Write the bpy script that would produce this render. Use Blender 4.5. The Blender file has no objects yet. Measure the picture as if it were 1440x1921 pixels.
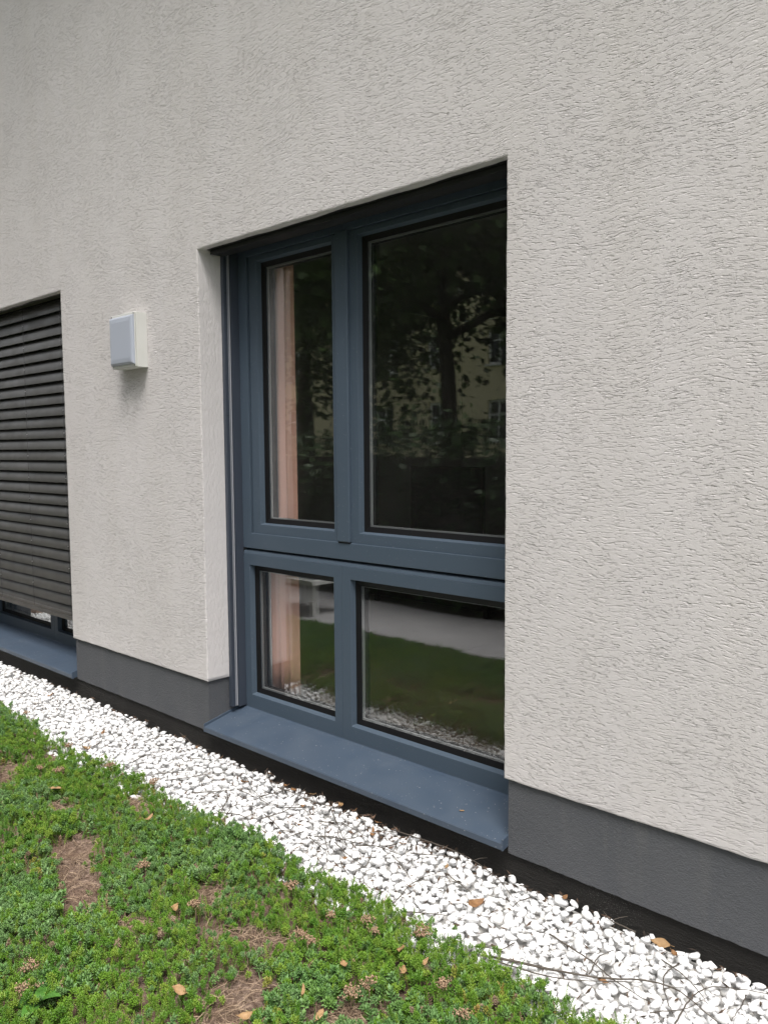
import bpy, bmesh, math, random
import numpy as np
from mathutils import Matrix, Vector

random.seed(7)
RS = np.random.RandomState(11)
PI = math.pi
R = math.radians
scene = bpy.context.scene
COL = scene.collection

# ------------------------------------------------------------------ camera
CAM = Vector((0.0, -2.2, 1.455))
r_ = Vector((0.73501745, 0.67801428, -0.00678074))
u_ = Vector((-0.04773263, 0.06171609, 0.99695171))
f_ = Vector((-0.67636598, 0.73245325, -0.0777258))
cam = bpy.data.cameras.new('camera')
cam.sensor_fit = 'HORIZONTAL'; cam.sensor_width = 36.0; cam.lens = 37.5
cam.clip_start = 0.05; cam.clip_end = 500
cam_o = bpy.data.objects.new('camera', cam); COL.objects.link(cam_o)
cam_o.matrix_world = Matrix(((r_.x, u_.x, -f_.x, CAM.x), (r_.y, u_.y, -f_.y, CAM.y), (r_.z, u_.z, -f_.z, CAM.z), (0, 0, 0, 1)))
scene.camera = cam_o

# ------------------------------------------------------------------ sky and sun (overcast)
SUN_EL, SUN_AZ = 66.0, 131.0          # compass style: the bright part of the cloud stands in front of the wall, to the right
w = bpy.data.worlds.new('World'); scene.world = w; w.use_nodes = True
nt = w.node_tree; bg = nt.nodes['Background']
sky = nt.nodes.new('ShaderNodeTexSky'); sky.sky_type = 'NISHITA'; sky.sun_disc = False
sky.sun_elevation = R(SUN_EL); sky.sun_rotation = R(SUN_AZ); sky.dust_density = 5.0; sky.air_density = 1.0; sky.ozone_density = 1.0
hs = nt.nodes.new('ShaderNodeHueSaturation'); hs.inputs['Saturation'].default_value = 0.22
nt.links.new(sky.outputs[0], hs.inputs['Color']); nt.links.new(hs.outputs[0], bg.inputs['Color'])
bg.inputs['Strength'].default_value = 0.07
sun = bpy.data.lights.new('sun', 'SUN'); sun.energy = 1.5; sun.angle = R(32); sun.color = (1.0, 0.965, 0.92)
sun_o = bpy.data.objects.new('sun', sun); COL.objects.link(sun_o)
az = R(SUN_AZ)
sdir = Vector((math.sin(az) * math.cos(R(SUN_EL)), math.cos(az) * math.cos(R(SUN_EL)), math.sin(R(SUN_EL))))
sun_o.rotation_euler = sdir.to_track_quat('Z', 'Y').to_euler()
scene.view_settings.view_transform = 'Standard'; scene.view_settings.look = 'None'
scene.view_settings.gamma = 1.0; scene.view_settings.use_curve_mapping = False
scene.view_settings.exposure = 1.62
scene.render.engine = 'CYCLES'
scene.cycles.use_denoising = True
scene.cycles.max_bounces = 10; scene.cycles.transparent_max_bounces = 16
scene.cycles.glossy_bounces = 5; scene.cycles.diffuse_bounces = 5

# ------------------------------------------------------------------ materials
class NT:
    def __init__(s, m):
        s.t = m.node_tree; s.b = s.t.nodes['Principled BSDF']
    def n(s, typ, **kw):
        nd = s.t.nodes.new(typ)
        for k, v in kw.items(): setattr(nd, k, v)
        return nd
    def l(s, a, b): s.t.links.new(a, b)
    def val(s, sock, v):
        if hasattr(v, 'is_linked') or isinstance(v, bpy.types.NodeSocket): s.l(v, sock)
        else: sock.default_value = v
    def math(s, op, a, b=None, clamp=False):
        nd = s.n('ShaderNodeMath', operation=op, use_clamp=clamp); s.val(nd.inputs[0], a)
        if b is not None: s.val(nd.inputs[1], b)
        return nd.outputs[0]
    def pos(s):
        return s.n('ShaderNodeNewGeometry').outputs['Position']
    def obj(s): return s.n('ShaderNodeTexCoord').outputs['Object']
    def noise(s, vec, scale, detail=2.0, rough=0.5, dist=0.0):
        nd = s.n('ShaderNodeTexNoise'); s.l(vec, nd.inputs['Vector'])
        nd.inputs['Scale'].default_value = scale; nd.inputs['Detail'].default_value = detail
        nd.inputs['Roughness'].default_value = rough; nd.inputs['Distortion'].default_value = dist
        return nd.outputs['Fac']
    def ramp(s, v, a, b, c=0.0, d=1.0):
        nd = s.n('ShaderNodeMapRange'); nd.clamp = True; s.val(nd.inputs[0], v)
        for i, q in enumerate((a, b, c, d)): nd.inputs[i + 1].default_value = q
        return nd.outputs[0]
    def mix(s, fac, a, b):
        nd = s.n('ShaderNodeMix', data_type='RGBA'); s.val(nd.inputs[0], fac)
        for i, c in ((6, a), (7, b)):
            if isinstance(c, (tuple, list)): nd.inputs[i].default_value = (*c[:3], 1)
            else: s.l(c, nd.inputs[i])
        return nd.outputs[2]
    def bump(s, h, dist, strength=1.0):
        nd = s.n('ShaderNodeBump'); nd.inputs['Strength'].default_value = strength; nd.inputs['Distance'].default_value = dist
        s.l(h, nd.inputs['Height']); s.l(nd.outputs[0], s.b.inputs['Normal']); return nd
    def col(s, c): s.val(s.b.inputs['Base Color'], c) if not isinstance(c, tuple) else setattr(s.b.inputs['Base Color'], 'default_value', (*c, 1))
    def sep(s, v): return s.n('ShaderNodeSeparateXYZ'), v
    def rnd(s): return s.n('ShaderNodeObjectInfo').outputs['Random']

MATS = {}
def mat(name, base=(0.5, 0.5, 0.5), rough=0.6, spec=0.5, metal=0.0, build=None):
    m = bpy.data.materials.new(name); m.use_nodes = True
    q = NT(m); q.b.inputs['Base Color'].default_value = (*base, 1); q.b.inputs['Roughness'].default_value = rough
    q.b.inputs['Specular IOR Level'].default_value = spec; q.b.inputs['Metallic'].default_value = metal
    if build: build(q)
    MATS[name] = m
    return m

WALLC = (0.645, 0.616, 0.612)
def b_plaster(q):
    p = q.obj(); sp = q.n('ShaderNodeSeparateXYZ'); q.l(p, sp.inputs[0])
    x, z = sp.outputs[0], sp.outputs[2]
    wl = q.math('MULTIPLY', q.math('SUBTRACT', q.noise(p, 1.5, 1.0), 0.5), 0.17)
    wm = q.math('MULTIPLY', q.math('SUBTRACT', q.noise(p, 9.0, 1.0), 0.5), 0.011)
    zz = q.math('ADD', q.math('ADD', z, wl), wm)
    def layer(fx, fz, lo, hi, off, det=1.5):
        c = q.n('ShaderNodeCombineXYZ'); q.l(q.math('MULTIPLY', x, fx), c.inputs[0]); q.l(q.math('MULTIPLY', zz, fz), c.inputs[2]); c.inputs[1].default_value = off
        return q.ramp(q.noise(c.outputs[0], 1.0, det, 0.55), lo, hi)
    g1 = layer(27, 140, 0.575, 0.665, 3.1, 2.0)
    g2 = layer(55, 215, 0.570, 0.665, 7.7, 2.0)
    g3 = layer(13, 115, 0.635, 0.695, 17.7, 2.0)
    dens = q.ramp(q.noise(p, 4.5, 2.0), 0.32, 0.58, 0.5, 1.0)
    g = q.math('MULTIPLY', q.math('MAXIMUM', q.math('MAXIMUM', g1, q.math('MULTIPLY', g2, 0.7)), g3), dens)
    fine = q.noise(p, 330.0, 2.0, 0.6)
    fine2 = q.noise(p, 120.0, 2.0, 0.6)
    h = q.math('ADD', q.math('ADD', q.math('MULTIPLY', g, -1.0), q.math('MULTIPLY', fine, 0.25)), q.math('MULTIPLY', fine2, 0.25))
    q.bump(h, 0.0030, 1.0)
    mps = q.n('ShaderNodeMapping'); mps.inputs['Scale'].default_value = (5.0, 5.0, 0.55); q.l(p, mps.inputs[0])
    st = q.ramp(q.noise(mps.outputs[0], 1.0, 3.0, 0.6), 0.42, 0.72)
    bl = q.ramp(q.noise(p, 0.9, 5.0, 0.62), 0.3, 0.7)
    c0 = q.mix(bl, tuple(c * 0.955 for c in WALLC), tuple(min(1, c * 1.02) for c in WALLC))
    q.col(q.mix(q.math('MULTIPLY', st, 0.5), c0, (WALLC[0] * 0.93, WALLC[1] * 0.925, WALLC[2] * 0.90)))
mat('plaster', WALLC, 0.9, 0.2, build=b_plaster)
def b_jamb(q):
    p = q.obj(); mp = q.n('ShaderNodeMapping'); mp.inputs['Scale'].default_value = (70, 70, 34); q.l(p, mp.inputs[0])
    a = q.ramp(q.noise(mp.outputs[0], 1.0, 3.0, 0.6), 0.45, 0.62); b = q.noise(p, 300.0, 2.0)
    q.bump(q.math('ADD', q.math('MULTIPLY', a, -0.4), q.math('MULTIPLY', b, 0.3)), 0.0022, 0.8)
mat('plaster_smooth', tuple(c * 1.0 for c in WALLC), 0.9, 0.2, build=b_jamb)
def b_plinth(q):
    p = q.obj()
    c0 = q.mix(q.ramp(q.noise(p, 3.0, 4.0, 0.65), 0.3, 0.75), (0.084, 0.088, 0.097), (0.104, 0.107, 0.115))
    mps = q.n('ShaderNodeMapping'); mps.inputs['Scale'].default_value = (9.0, 9.0, 1.2); q.l(p, mps.inputs[0])
    run = q.ramp(q.noise(mps.outputs[0], 1.0, 4.0, 0.65), 0.55, 0.75)
    spl = q.ramp(q.noise(p, 150.0, 2.0, 0.6), 0.64, 0.70)
    c0 = q.mix(q.math('MULTIPLY', run, 0.35), c0, (0.15, 0.148, 0.145))
    q.col(q.mix(q.math('MULTIPLY', q.math('MULTIPLY', spl, q.ramp(q.noise(p, 5.0, 2.0), 0.45, 0.65)), 0.5), c0, (0.22, 0.21, 0.20)))
    q.bump(q.math('ADD', q.noise(p, 230.0, 3.0, 0.6), q.math('MULTIPLY', q.noise(p, 70.0, 2.0), 0.6)), 0.0035, 1.0)
mat('plinth_render', rough=0.85, spec=0.3, build=b_plinth)
def b_base(q):
    p = q.obj(); mp = q.n('ShaderNodeMapping'); mp.inputs['Scale'].default_value = (30, 30, 130); q.l(p, mp.inputs[0])
    dust = q.ramp(q.noise(p, 420.0, 1.0), 0.66, 0.72)
    patch = q.ramp(q.noise(p, 2.2, 2.0), 0.5, 0.66)
    basec = q.mix(q.noise(p, 5.0, 3.0), (0.011, 0.0105, 0.010), (0.026, 0.024, 0.022))
    q.col(q.mix(q.math('MULTIPLY', q.math('MULTIPLY', dust, patch), 0.8), basec, (0.35, 0.34, 0.32)))
    q.bump(q.math('ADD', q.noise(mp.outputs[0], 1.0, 2.0), q.noise(p, 230.0, 3.0)), 0.003, 1.0)
mat('bitumen', rough=0.75, spec=0.3, build=b_base)
def b_frame(q):
    p = q.pos()
    speck = q.ramp(q.noise(p, 190.0, 1.0), 0.745, 0.77)
    q.col(q.mix(q.math('MULTIPLY', speck, 0.5), q.mix(q.noise(p, 4.0, 3.0), (0.060, 0.085, 0.116), (0.068, 0.093, 0.124)), (0.35, 0.36, 0.38)))
    q.b.inputs['Roughness'].default_value = 0.48
    q.bump(q.noise(p, 900.0, 1.0), 0.0004, 0.25)
mat('frame_paint', rough=0.48, spec=0.4, build=b_frame)
def b_sill(q):
    p = q.pos()
    speck = q.ramp(q.noise(p, 130.0, 1.0), 0.73, 0.76)
    dust = q.ramp(q.noise(p, 7.0, 4.0, 0.65), 0.3, 0.75)
    q.col(q.mix(q.math('MULTIPLY', speck, 0.6), q.mix(dust, (0.048, 0.070, 0.104), (0.064, 0.086, 0.118)), (0.4, 0.4, 0.4)))
    q.val(q.b.inputs['Roughness'], q.ramp(dust, 0, 1, 0.38, 0.55))
    q.bump(q.noise(p, 5.0, 1.0), 0.004, 0.15)
mat('sill_paint', rough=0.45, spec=0.45, build=b_sill)
mat('rail_paint', (0.045, 0.055, 0.075), 0.4, 0.5)
mat('brush_grey', (0.42, 0.43, 0.47), 0.6, 0.4)
mat('gasket_rubber', (0.006, 0.006, 0.007), 0.5, 0.3)
mat('spacer_alu', (0.26, 0.27, 0.28), 0.4, 0.5, 0.3)
mat('cassette_dark', (0.022, 0.023, 0.025), 0.55, 0.4)
def b_slat(q):
    p = q.pos()
    q.col(q.mix(q.ramp(q.noise(p, 6.0, 4.0, 0.6), 0.3, 0.75), (0.060, 0.058, 0.056), (0.080, 0.077, 0.073)))
    q.val(q.b.inputs['Roughness'], q.ramp(q.noise(p, 9.0, 2.0), 0.3, 0.7, 0.3, 0.46))
mat('slat_paint', rough=0.38, spec=0.5, build=b_slat)
mat('cord_dark', (0.05, 0.05, 0.05), 0.8, 0.2)
mat('clip_metal', (0.6, 0.6, 0.6), 0.35, 0.5, 0.7)
def b_lampbody(q):
    p = q.pos(); q.col(q.mix(q.noise(p, 14.0, 4.0), (0.62, 0.62, 0.59), (0.68, 0.68, 0.65)))
mat('lamp_housing', rough=0.45, spec=0.4, build=b_lampbody)
mat('lamp_opal', (0.40, 0.43, 0.50), 0.4, 0.4)
mat('screw_dark', (0.05, 0.05, 0.055), 0.4, 0.5, 0.6)
def mk_glass():
    m = bpy.data.materials.new('glass'); m.use_nodes = True; t = m.node_tree
    t.nodes.remove(t.nodes['Principled BSDF']); q = t.nodes.new
    out = t.nodes['Material Output']
    fr = q('ShaderNodeFresnel'); fr.inputs[0].default_value = 1.52
    mu = q('ShaderNodeMath'); mu.operation = 'MULTIPLY'; mu.inputs[1].default_value = 2.05; mu.use_clamp = True
    tr = q('ShaderNodeBsdfTransparent'); tr.inputs[0].default_value = (0.97, 0.985, 0.98, 1)
    gl = q('ShaderNodeBsdfGlossy'); gl.inputs['Roughness'].default_value = 0.006; gl.inputs['Color'].default_value = (0.97, 0.99, 1, 1)
    no = q('ShaderNodeTexNoise'); no.inputs['Scale'].default_value = 2.6; no.inputs['Detail'].default_value = 0.0
    ge = q('ShaderNodeNewGeometry'); bu = q('ShaderNodeBump'); bu.inputs['Distance'].default_value = 0.0012; bu.inputs['Strength'].default_value = 1.0
    mx = q('ShaderNodeMixShader'); L = t.links.new
    # the pane is one sheet: the same index of refraction from either side
    io = q('ShaderNodeMapRange'); io.inputs[3].default_value = 1.52; io.inputs[4].default_value = 1 / 1.52
    L(ge.outputs['Backfacing'], io.inputs[0]); L(io.outputs[0], fr.inputs[0])
    dd = q('ShaderNodeBsdfDiffuse'); dd.inputs[0].default_value = (0.6, 0.58, 0.55, 1); m2 = q('ShaderNodeMixShader')  # faint diffuse film added to lift the dark panes, imitating haze from the room
    dn = q('ShaderNodeTexNoise'); dn.inputs['Scale'].default_value = 3.5; dn.inputs['Detail'].default_value = 4.0
    dm = q('ShaderNodeMapRange'); dm.inputs[1].default_value = 0.3; dm.inputs[2].default_value = 0.75; dm.inputs[3].default_value = 0.003; dm.inputs[4].default_value = 0.011
    L(ge.outputs['Position'], dn.inputs['Vector']); L(dn.outputs['Fac'], dm.inputs[0]); L(dm.outputs[0], m2.inputs[0])
    L(ge.outputs['Position'], no.inputs['Vector']); L(no.outputs['Fac'], bu.inputs['Height']); L(bu.outputs[0], gl.inputs['Normal'])
    L(fr.outputs[0], mu.inputs[0]); L(mu.outputs[0], mx.inputs[0]); L(tr.outputs[0], mx.inputs[1]); L(gl.outputs[0], mx.inputs[2]); L(mx.outputs[0], m2.inputs[1]); L(dd.outputs[0], m2.inputs[2]); L(m2.outputs[0], out.inputs[0])
    MATS['glass'] = m
mk_glass()
def b_peb(q):
    p = q.pos()
    v = q.ramp(q.noise(p, 38.0, 2.0, 0.6), 0.35, 0.7)
    tone = q.ramp(q.noise(p, 23.0, 0.0), 0.68, 0.76)
    c = q.mix(v, (0.78, 0.78, 0.785), (0.86, 0.86, 0.855)); c = q.mix(q.math('MULTIPLY', tone, 0.7), c, (0.66, 0.64, 0.60))
    q.col(c); q.bump(q.noise(p, 260.0, 3.0), 0.0012, 0.6)
mat('pebble_white', rough=0.6, spec=0.35, build=b_peb)
def b_gravelbase(q):
    p = q.pos(); q.col(q.mix(q.noise(p, 90.0, 3.0), (0.38, 0.37, 0.36), (0.62, 0.61, 0.59)))
mat('gravel_base', rough=0.95, spec=0.1, build=b_gravelbase)
def b_soil(q):
    p = q.pos()
    c = q.mix(q.ramp(q.noise(p, 60.0, 4.0, 0.7), 0.35, 0.68), (0.10, 0.065, 0.047), (0.34, 0.25, 0.20))
    c = q.mix(q.ramp(q.noise(p, 9.0, 2.0), 0.4, 0.65), c, (0.17, 0.115, 0.085)); q.col(c)
    q.bump(q.math('ADD', q.noise(p, 120.0, 4.0, 0.7), q.noise(p, 35.0, 2.0)), 0.012, 1.0)
mat('soil', rough=0.95, spec=0.1, build=b_soil)
def leafmat(name, a, b, c, sc=3.0, rough=0.5):
    def f(q):
        p = q.pos(); r = q.rnd()
        k = q.mix(q.ramp(q.noise(p, sc, 3.0, 0.6), 0.35, 0.65), a, b)
        k = q.mix(q.math('MULTIPLY', q.ramp(r, 0.55, 1.0), 0.8), k, c)
        q.col(k)
        q.b.inputs['Subsurface Weight'].default_value = 0.0
    return mat(name, rough=rough, spec=0.35, build=f)
leafmat('sedum_green', (0.068, 0.170, 0.015), (0.130, 0.245, 0.024), (0.215, 0.300, 0.040), 9.0)
leafmat('sedum_blue', (0.090, 0.190, 0.050), (0.145, 0.245, 0.090), (0.125, 0.240, 0.045), 6.0)
leafmat('sedum_yellow', (0.20, 0.24, 0.035), (0.26, 0.24, 0.05), (0.24, 0.14, 0.05), 9.0)
mat('sedum_stem', (0.10, 0.085, 0.04), 0.8, 0.2)
def b_straw(q):
    p = q.pos(); q.col(q.mix(q.ramp(q.noise(p, 40.0, 2.0), 0.3, 0.7), (0.15, 0.10, 0.068), (0.36, 0.27, 0.19)))
mat('straw', rough=0.85, spec=0.2, build=b_straw)
def b_head(q):
    p = q.pos(); q.col(q.mix(q.ramp(q.noise(p, 150.0, 2.0), 0.35, 0.65), (0.19, 0.115, 0.075), (0.42, 0.30, 0.20)))
mat('seed_head', rough=0.9, spec=0.1, build=b_head)
def b_twig(q):
    p = q.pos(); q.col(q.mix(q.noise(p, 60.0, 3.0), (0.05, 0.042, 0.036), (0.14, 0.12, 0.10)))
mat('twig_bark', rough=0.85, spec=0.2, build=b_twig)
def b_debris(q):
    p = q.pos(); q.col(q.mix(q.ramp(q.noise(p, 25.0, 1.0), 0.4, 0.6), (0.04, 0.032, 0.027), (0.13, 0.085, 0.06)))
mat('debris_dark', rough=0.9, spec=0.1, build=b_debris)
mat('dead_leaf_brown', (0.20, 0.10, 0.045), 0.7, 0.3, build=lambda q: q.col(q.mix(q.noise(q.pos(), 70.0, 3.0), (0.13, 0.06, 0.03), (0.32, 0.18, 0.08))))
mat('dead_leaf_orange', (0.45, 0.22, 0.07), 0.6, 0.3, build=lambda q: q.col(q.mix(q.noise(q.pos(), 70.0, 3.0), (0.20, 0.115, 0.055), (0.40, 0.26, 0.13))))
mat('weed_leaf', (0.065, 0.20, 0.025), 0.45, 0.4, build=lambda q: q.col(q.mix(q.noise(q.pos(), 40.0, 3.0), (0.045, 0.13, 0.018), (0.07, 0.18, 0.028))))
mat('room_wall', (0.42, 0.41, 0.40), 0.9, 0.2, build=lambda q: q.col(q.mix(q.noise(q.pos(), 2.0, 3.0), (0.50, 0.49, 0.48), (0.55, 0.54, 0.53))))
mat('room_floor', (0.11, 0.075, 0.05), 0.5, 0.4, build=lambda q: q.col(q.mix(q.noise(q.pos(), 8.0, 3.0), (0.09, 0.06, 0.04), (0.13, 0.09, 0.06))))
mat('curtain_pink', (0.62, 0.33, 0.27), 0.9, 0.1, build=lambda q: q.col(q.mix(q.noise(q.pos(), 30.0, 3.0), (0.68, 0.37, 0.295), (0.74, 0.42, 0.335))))
mat('curtain_sheer', (0.6, 0.6, 0.6), 0.9, 0.1)
mat('black_plastic', (0.008, 0.008, 0.009), 0.35, 0.4)
mat('cabinet_dark', (0.012, 0.011, 0.010), 0.5, 0.3)
mat('concrete_slab', (0.34, 0.33, 0.33), 0.85, 0.2, build=lambda q: q.col(q.mix(q.ramp(q.noise(q.pos(), 2.0, 5.0, 0.7), 0.3, 0.7), (0.33, 0.32, 0.33), (0.43, 0.42, 0.425))))
mat('joint_sand', (0.14, 0.13, 0.12), 0.95, 0.1)
def b_ground(q):
    p = q.pos(); q.col(q.mix(q.ramp(q.noise(p, 3.0, 5.0, 0.7), 0.3, 0.7), (0.045, 0.075, 0.022), (0.09, 0.12, 0.04))); q.bump(q.noise(p, 40.0, 4.0), 0.03, 1.0)
mat('ground_green', rough=0.95, spec=0.1, build=b_ground)
leafmat('tree_leaf', (0.035, 0.075, 0.016), (0.060, 0.115, 0.022), (0.07, 0.12, 0.025), 0.8)
leafmat('hedge_leaf', (0.022, 0.050, 0.014), (0.040, 0.080, 0.020), (0.04, 0.08, 0.02), 2.0)
mat('bark', (0.06, 0.05, 0.04), 0.95, 0.1, build=lambda q: q.bump(q.noise(q.pos(), 30.0, 4.0), 0.02, 1.0))
mat('cream_render', (0.55, 0.45, 0.26), 0.9, 0.2, build=lambda q: q.col(q.mix(q.noise(q.pos(), 0.6, 4.0), (0.72, 0.63, 0.40), (0.80, 0.71, 0.48))))
mat('white_paint', (0.75, 0.75, 0.73), 0.6, 0.3)
mat('dark_glass', (0.03, 0.035, 0.04), 0.08, 0.5)
mat('roof_tile', (0.22, 0.09, 0.06), 0.8, 0.2)
mat('roof_soffit', (0.40, 0.39, 0.37), 0.9, 0.2)

# ------------------------------------------------------------------ mesh helpers
class MB:
    def __init__(s): s.v = []; s.f = []
    def box(s, x0, x1, y0, y1, z0, z1):
        if x1 < x0: x0, x1 = x1, x0
        i = len(s.v)
        s.v += [(x, y, z) for z in (z0, z1) for y in (y0, y1) for x in (x0, x1)]
        s.f += [[i + k for k in q] for q in ((0, 2, 3, 1), (4, 5, 7, 6), (0, 1, 5, 4), (2, 6, 7, 3), (0, 4, 6, 2), (1, 3, 7, 5))]
        return s
    def quad(s, *p):
        i = len(s.v); s.v += list(p); s.f.append(list(range(i, i + len(p)))); return s
    def grid(s, rows):
        i = len(s.v); n = len(rows[0])
        for r in rows: s.v += list(r)
        for a in range(len(rows) - 1):
            for b in range(n - 1):
                k = i + a * n + b; s.f.append([k, k + 1, k + n + 1, k + n])
        return s
    def tube(s, pts, rad, n=6, cap=True):
        pts = [Vector(p) for p in pts]; i = len(s.v); rr = rad if isinstance(rad, (list, tuple)) else [rad] * len(pts)
        for k, p in enumerate(pts):
            t = (pts[min(k + 1, len(pts) - 1)] - pts[max(k - 1, 0)]).normalized()
            a = t.cross(Vector((0, 0, 1)) if abs(t.z) < 0.9 else Vector((1, 0, 0))).normalized(); b = t.cross(a)
            for j in range(n):
                th = 2 * PI * j / n; s.v.append(tuple(p + (a * math.cos(th) + b * math.sin(th)) * rr[k]))
        for k in range(len(pts) - 1):
            for j in range(n):
                s.f.append([i + k * n + j, i + k * n + (j + 1) % n, i + (k + 1) * n + (j + 1) % n, i + (k + 1) * n + j])
        if cap:
            s.f.append([i + j for j in range(n)][::-1]); s.f.append([i + (len(pts) - 1) * n + j for j in range(n)])
        return s
    def build(s, name, m, parent=None, smooth=False, bevel=0.0, recalc=True):
        me = bpy.data.meshes.new(name); me.from_pydata([tuple(v) for v in s.v], [], s.f)
        if recalc:
            bm = bmesh.new(); bm.from_mesh(me); bmesh.ops.recalc_face_normals(bm, faces=bm.faces[:]); bm.to_mesh(me); bm.free()
        return link(name, me, m, parent, smooth, bevel)
def link(name, me, m, parent=None, smooth=False, bevel=0.0):
    me.materials.append(MATS[m] if isinstance(m, str) else m)
    if smooth: me.polygons.foreach_set('use_smooth', [True] * len(me.polygons))
    o = bpy.data.objects.new(name, me); COL.objects.link(o)
    if parent: o.parent = parent
    if bevel:
        b = o.modifiers.new('bevel', 'BEVEL'); b.width = bevel; b.segments = 2; b.limit_method = 'ANGLE'; b.angle_limit = R(40)
    return o
def fast_mesh(name, V, F, m, parent=None, smooth=True):
    """V (n,3) array, F (m,k) array of equal-sized faces"""
    V = np.asarray(V, np.float32); F = np.asarray(F, np.int32); k = F.shape[1]
    me = bpy.data.meshes.new(name); me.vertices.add(len(V)); me.vertices.foreach_set('co', V.ravel())
    me.loops.add(F.size); me.loops.foreach_set('vertex_index', F.ravel())
    me.polygons.add(len(F)); me.polygons.foreach_set('loop_start', np.arange(0, F.size, k, dtype=np.int32)); me.polygons.foreach_set('loop_total', np.full(len(F), k, np.int32))
    me.update(calc_edges=True); me.validate()
    return link(name, me, m, parent, smooth)
def empty(name, loc=(0, 0, 0)):
    o = bpy.data.objects.new(name, None); o.empty_display_size = 0.05; COL.objects.link(o); o.location = loc; return o
def tag(o, label=None, cat=None, group=None, kind=None):
    if label: o['label'] = label
    if cat: o['category'] = cat
    if group: o['group'] = group
    if kind: o['kind'] = kind
    return o
def vnoise(x, y, f, seed):
    x = np.asarray(x) * f; y = np.asarray(y) * f; xi = np.floor(x).astype(int); yi = np.floor(y).astype(int); fx = x - xi; fy = y - yi
    fx = fx * fx * (3 - 2 * fx); fy = fy * fy * (3 - 2 * fy)
    def h(a, b):
        n = np.sin(a * 127.1 + b * 311.7 + seed * 74.7) * 43758.5453; return n - np.floor(n)
    return (h(xi, yi) * (1 - fx) + h(xi + 1, yi) * fx) * (1 - fy) + (h(xi, yi + 1) * (1 - fx) + h(xi + 1, yi + 1) * fx) * fy

# ------------------------------------------------------------------ ground
g = MB().quad((-150, -150, -0.09), (150, -150, -0.09), (150, 150, -0.09), (-150, 150, -0.09)).build('ground', 'ground_green'); tag(g, 'mossy green ground beyond the paving', kind='structure')

# ------------------------------------------------------------------ the rendered house
XL, XR, ZT, ZP = -3.1977, -1.4898, 2.386, 0.342        # opening of the main window, plaster bottom
LR, LL = -4.572, -6.280                                # opening of the window with the lowered blind
X0, X1, ZTOP = -9.5, 3.5, 6.4
house = empty('house', (-2.5, 0.0, 0.0)); hm = house.matrix_world
def hp(o): o.parent = house; o.location = (2.5, 0, 0); return o      # house parts are drawn in world coordinates
tag(house, 'off-white rough-plastered house wall with grey plinth and anthracite windows', 'house')

base_pts = []                                          # lower edge of the plaster: base x, z, outward normal, kind
def seg(a, b, n, kind, step=0.016):
    L = math.hypot(b[0] - a[0], b[1] - a[1]); k = max(2, int(L / step))
    for i in range(1, k): base_pts.append((a[0] + (b[0] - a[0]) * i / k, a[1] + (b[1] - a[1]) * i / k, n[0], n[1], kind))
corners = [((X0, ZP), (0, 1)), ((LL, ZP), (-1, 1)), ((LL, ZT), (-1, 1)), ((LR, ZT), (1, 1)), ((LR, ZP), (1, 1)), ((XL, ZP), (-1, 1)), ((XL, ZT), (-1, 1)), ((XR, ZT), (1, 1)), ((XR, ZP), (1, 1)), ((X1, ZP), (0, 1))]
sn = [((0, 1), 'bot'), ((-1, 0), 'side'), ((0, 1), 'head'), ((1, 0), 'side'), ((0, 1), 'bot'), ((-1, 0), 'side'), ((0, 1), 'head'), ((1, 0), 'side'), ((0, 1), 'bot')]
for i, (c, n) in enumerate(corners):
    base_pts.append((c[0], c[1], n[0], n[1], 'side' if 0 < i < len(corners) - 1 else 'bot'))
    if i < len(sn): seg(c, corners[i + 1][0], sn[i][0], sn[i][1])
jit = []; v1 = v2 = 0.0
for _ in base_pts:
    v1 = 0.80 * v1 + random.uniform(-1, 1) * 0.0006; v2 = 0.2 * v2 + random.uniform(-1, 1) * 0.0006; jit.append(v1 + v2)
def ring(d, y, jf=1.0):
    out = []
    for p, j in zip(base_pts, jit):
        x, z = p[0], p[1]
        if p[4] == 'side' and p[2] * p[3] == 0: z = max(z, ZP + d)
        if p[4] == 'bot':
            for a, b in ((X0 - 9, LL), (LR, XL), (XR, X1 + 9)):
                if a <= x <= b: x = min(max(x, a + d), b - d)
        out.append((x + p[2] * (d + j * jf), y, z + p[3] * (d + j * jf)))
    return out
RD = 0.06
rows = [ring(RD, 0.0, 0.0), ring(0.006, 0.0), ring(0.0018, 0.0014), ring(0.0, 0.0055)]
mb = MB().grid(rows)
zb = ZP + RD; zt = ZT + RD
for a, b in ((X0, LL - RD), (LR + RD, XL - RD), (XR + RD, X1)): mb.quad((a, 0, zb), (b, 0, zb), (b, 0, zt), (a, 0, zt))
mb.quad((X0, 0, zt), (X1, 0, zt), (X1, 0, ZTOP), (X0, 0, ZTOP))
bm_wall = mb
me = bpy.data.meshes.new('wall'); me.from_pydata(mb.v, [], mb.f)
bm = bmesh.new(); bm.from_mesh(me); bmesh.ops.remove_doubles(bm, verts=bm.verts[:], dist=1e-5); bmesh.ops.recalc_face_normals(bm, faces=bm.faces[:])
bm.faces.ensure_lookup_table()
big = max(bm.faces, key=lambda f: f.calc_area())
if big.normal.y > 0: bmesh.ops.reverse_faces(bm, faces=bm.faces[:])
bm.to_mesh(me); bm.free()
wall = hp(link('wall', me, 'plaster', None, False)); wall['label'] = 'off-white plaster with fine horizontal scratch grooves'
back = []
for p, j in zip(base_pts, jit):
    if p[4] == 'side': back.append((p[0], 0.150, p[1]))
    elif p[4] == 'head': back.append((p[0], 0.040 + 0.004 * math.sin(p[0] * 9.0) + 0.003 * math.sin(p[0] * 23.0 + 1) + random.uniform(-1, 1) * 0.001, p[1] + 0.002))
    else: back.append((p[0], 0.035, p[1]))
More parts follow.
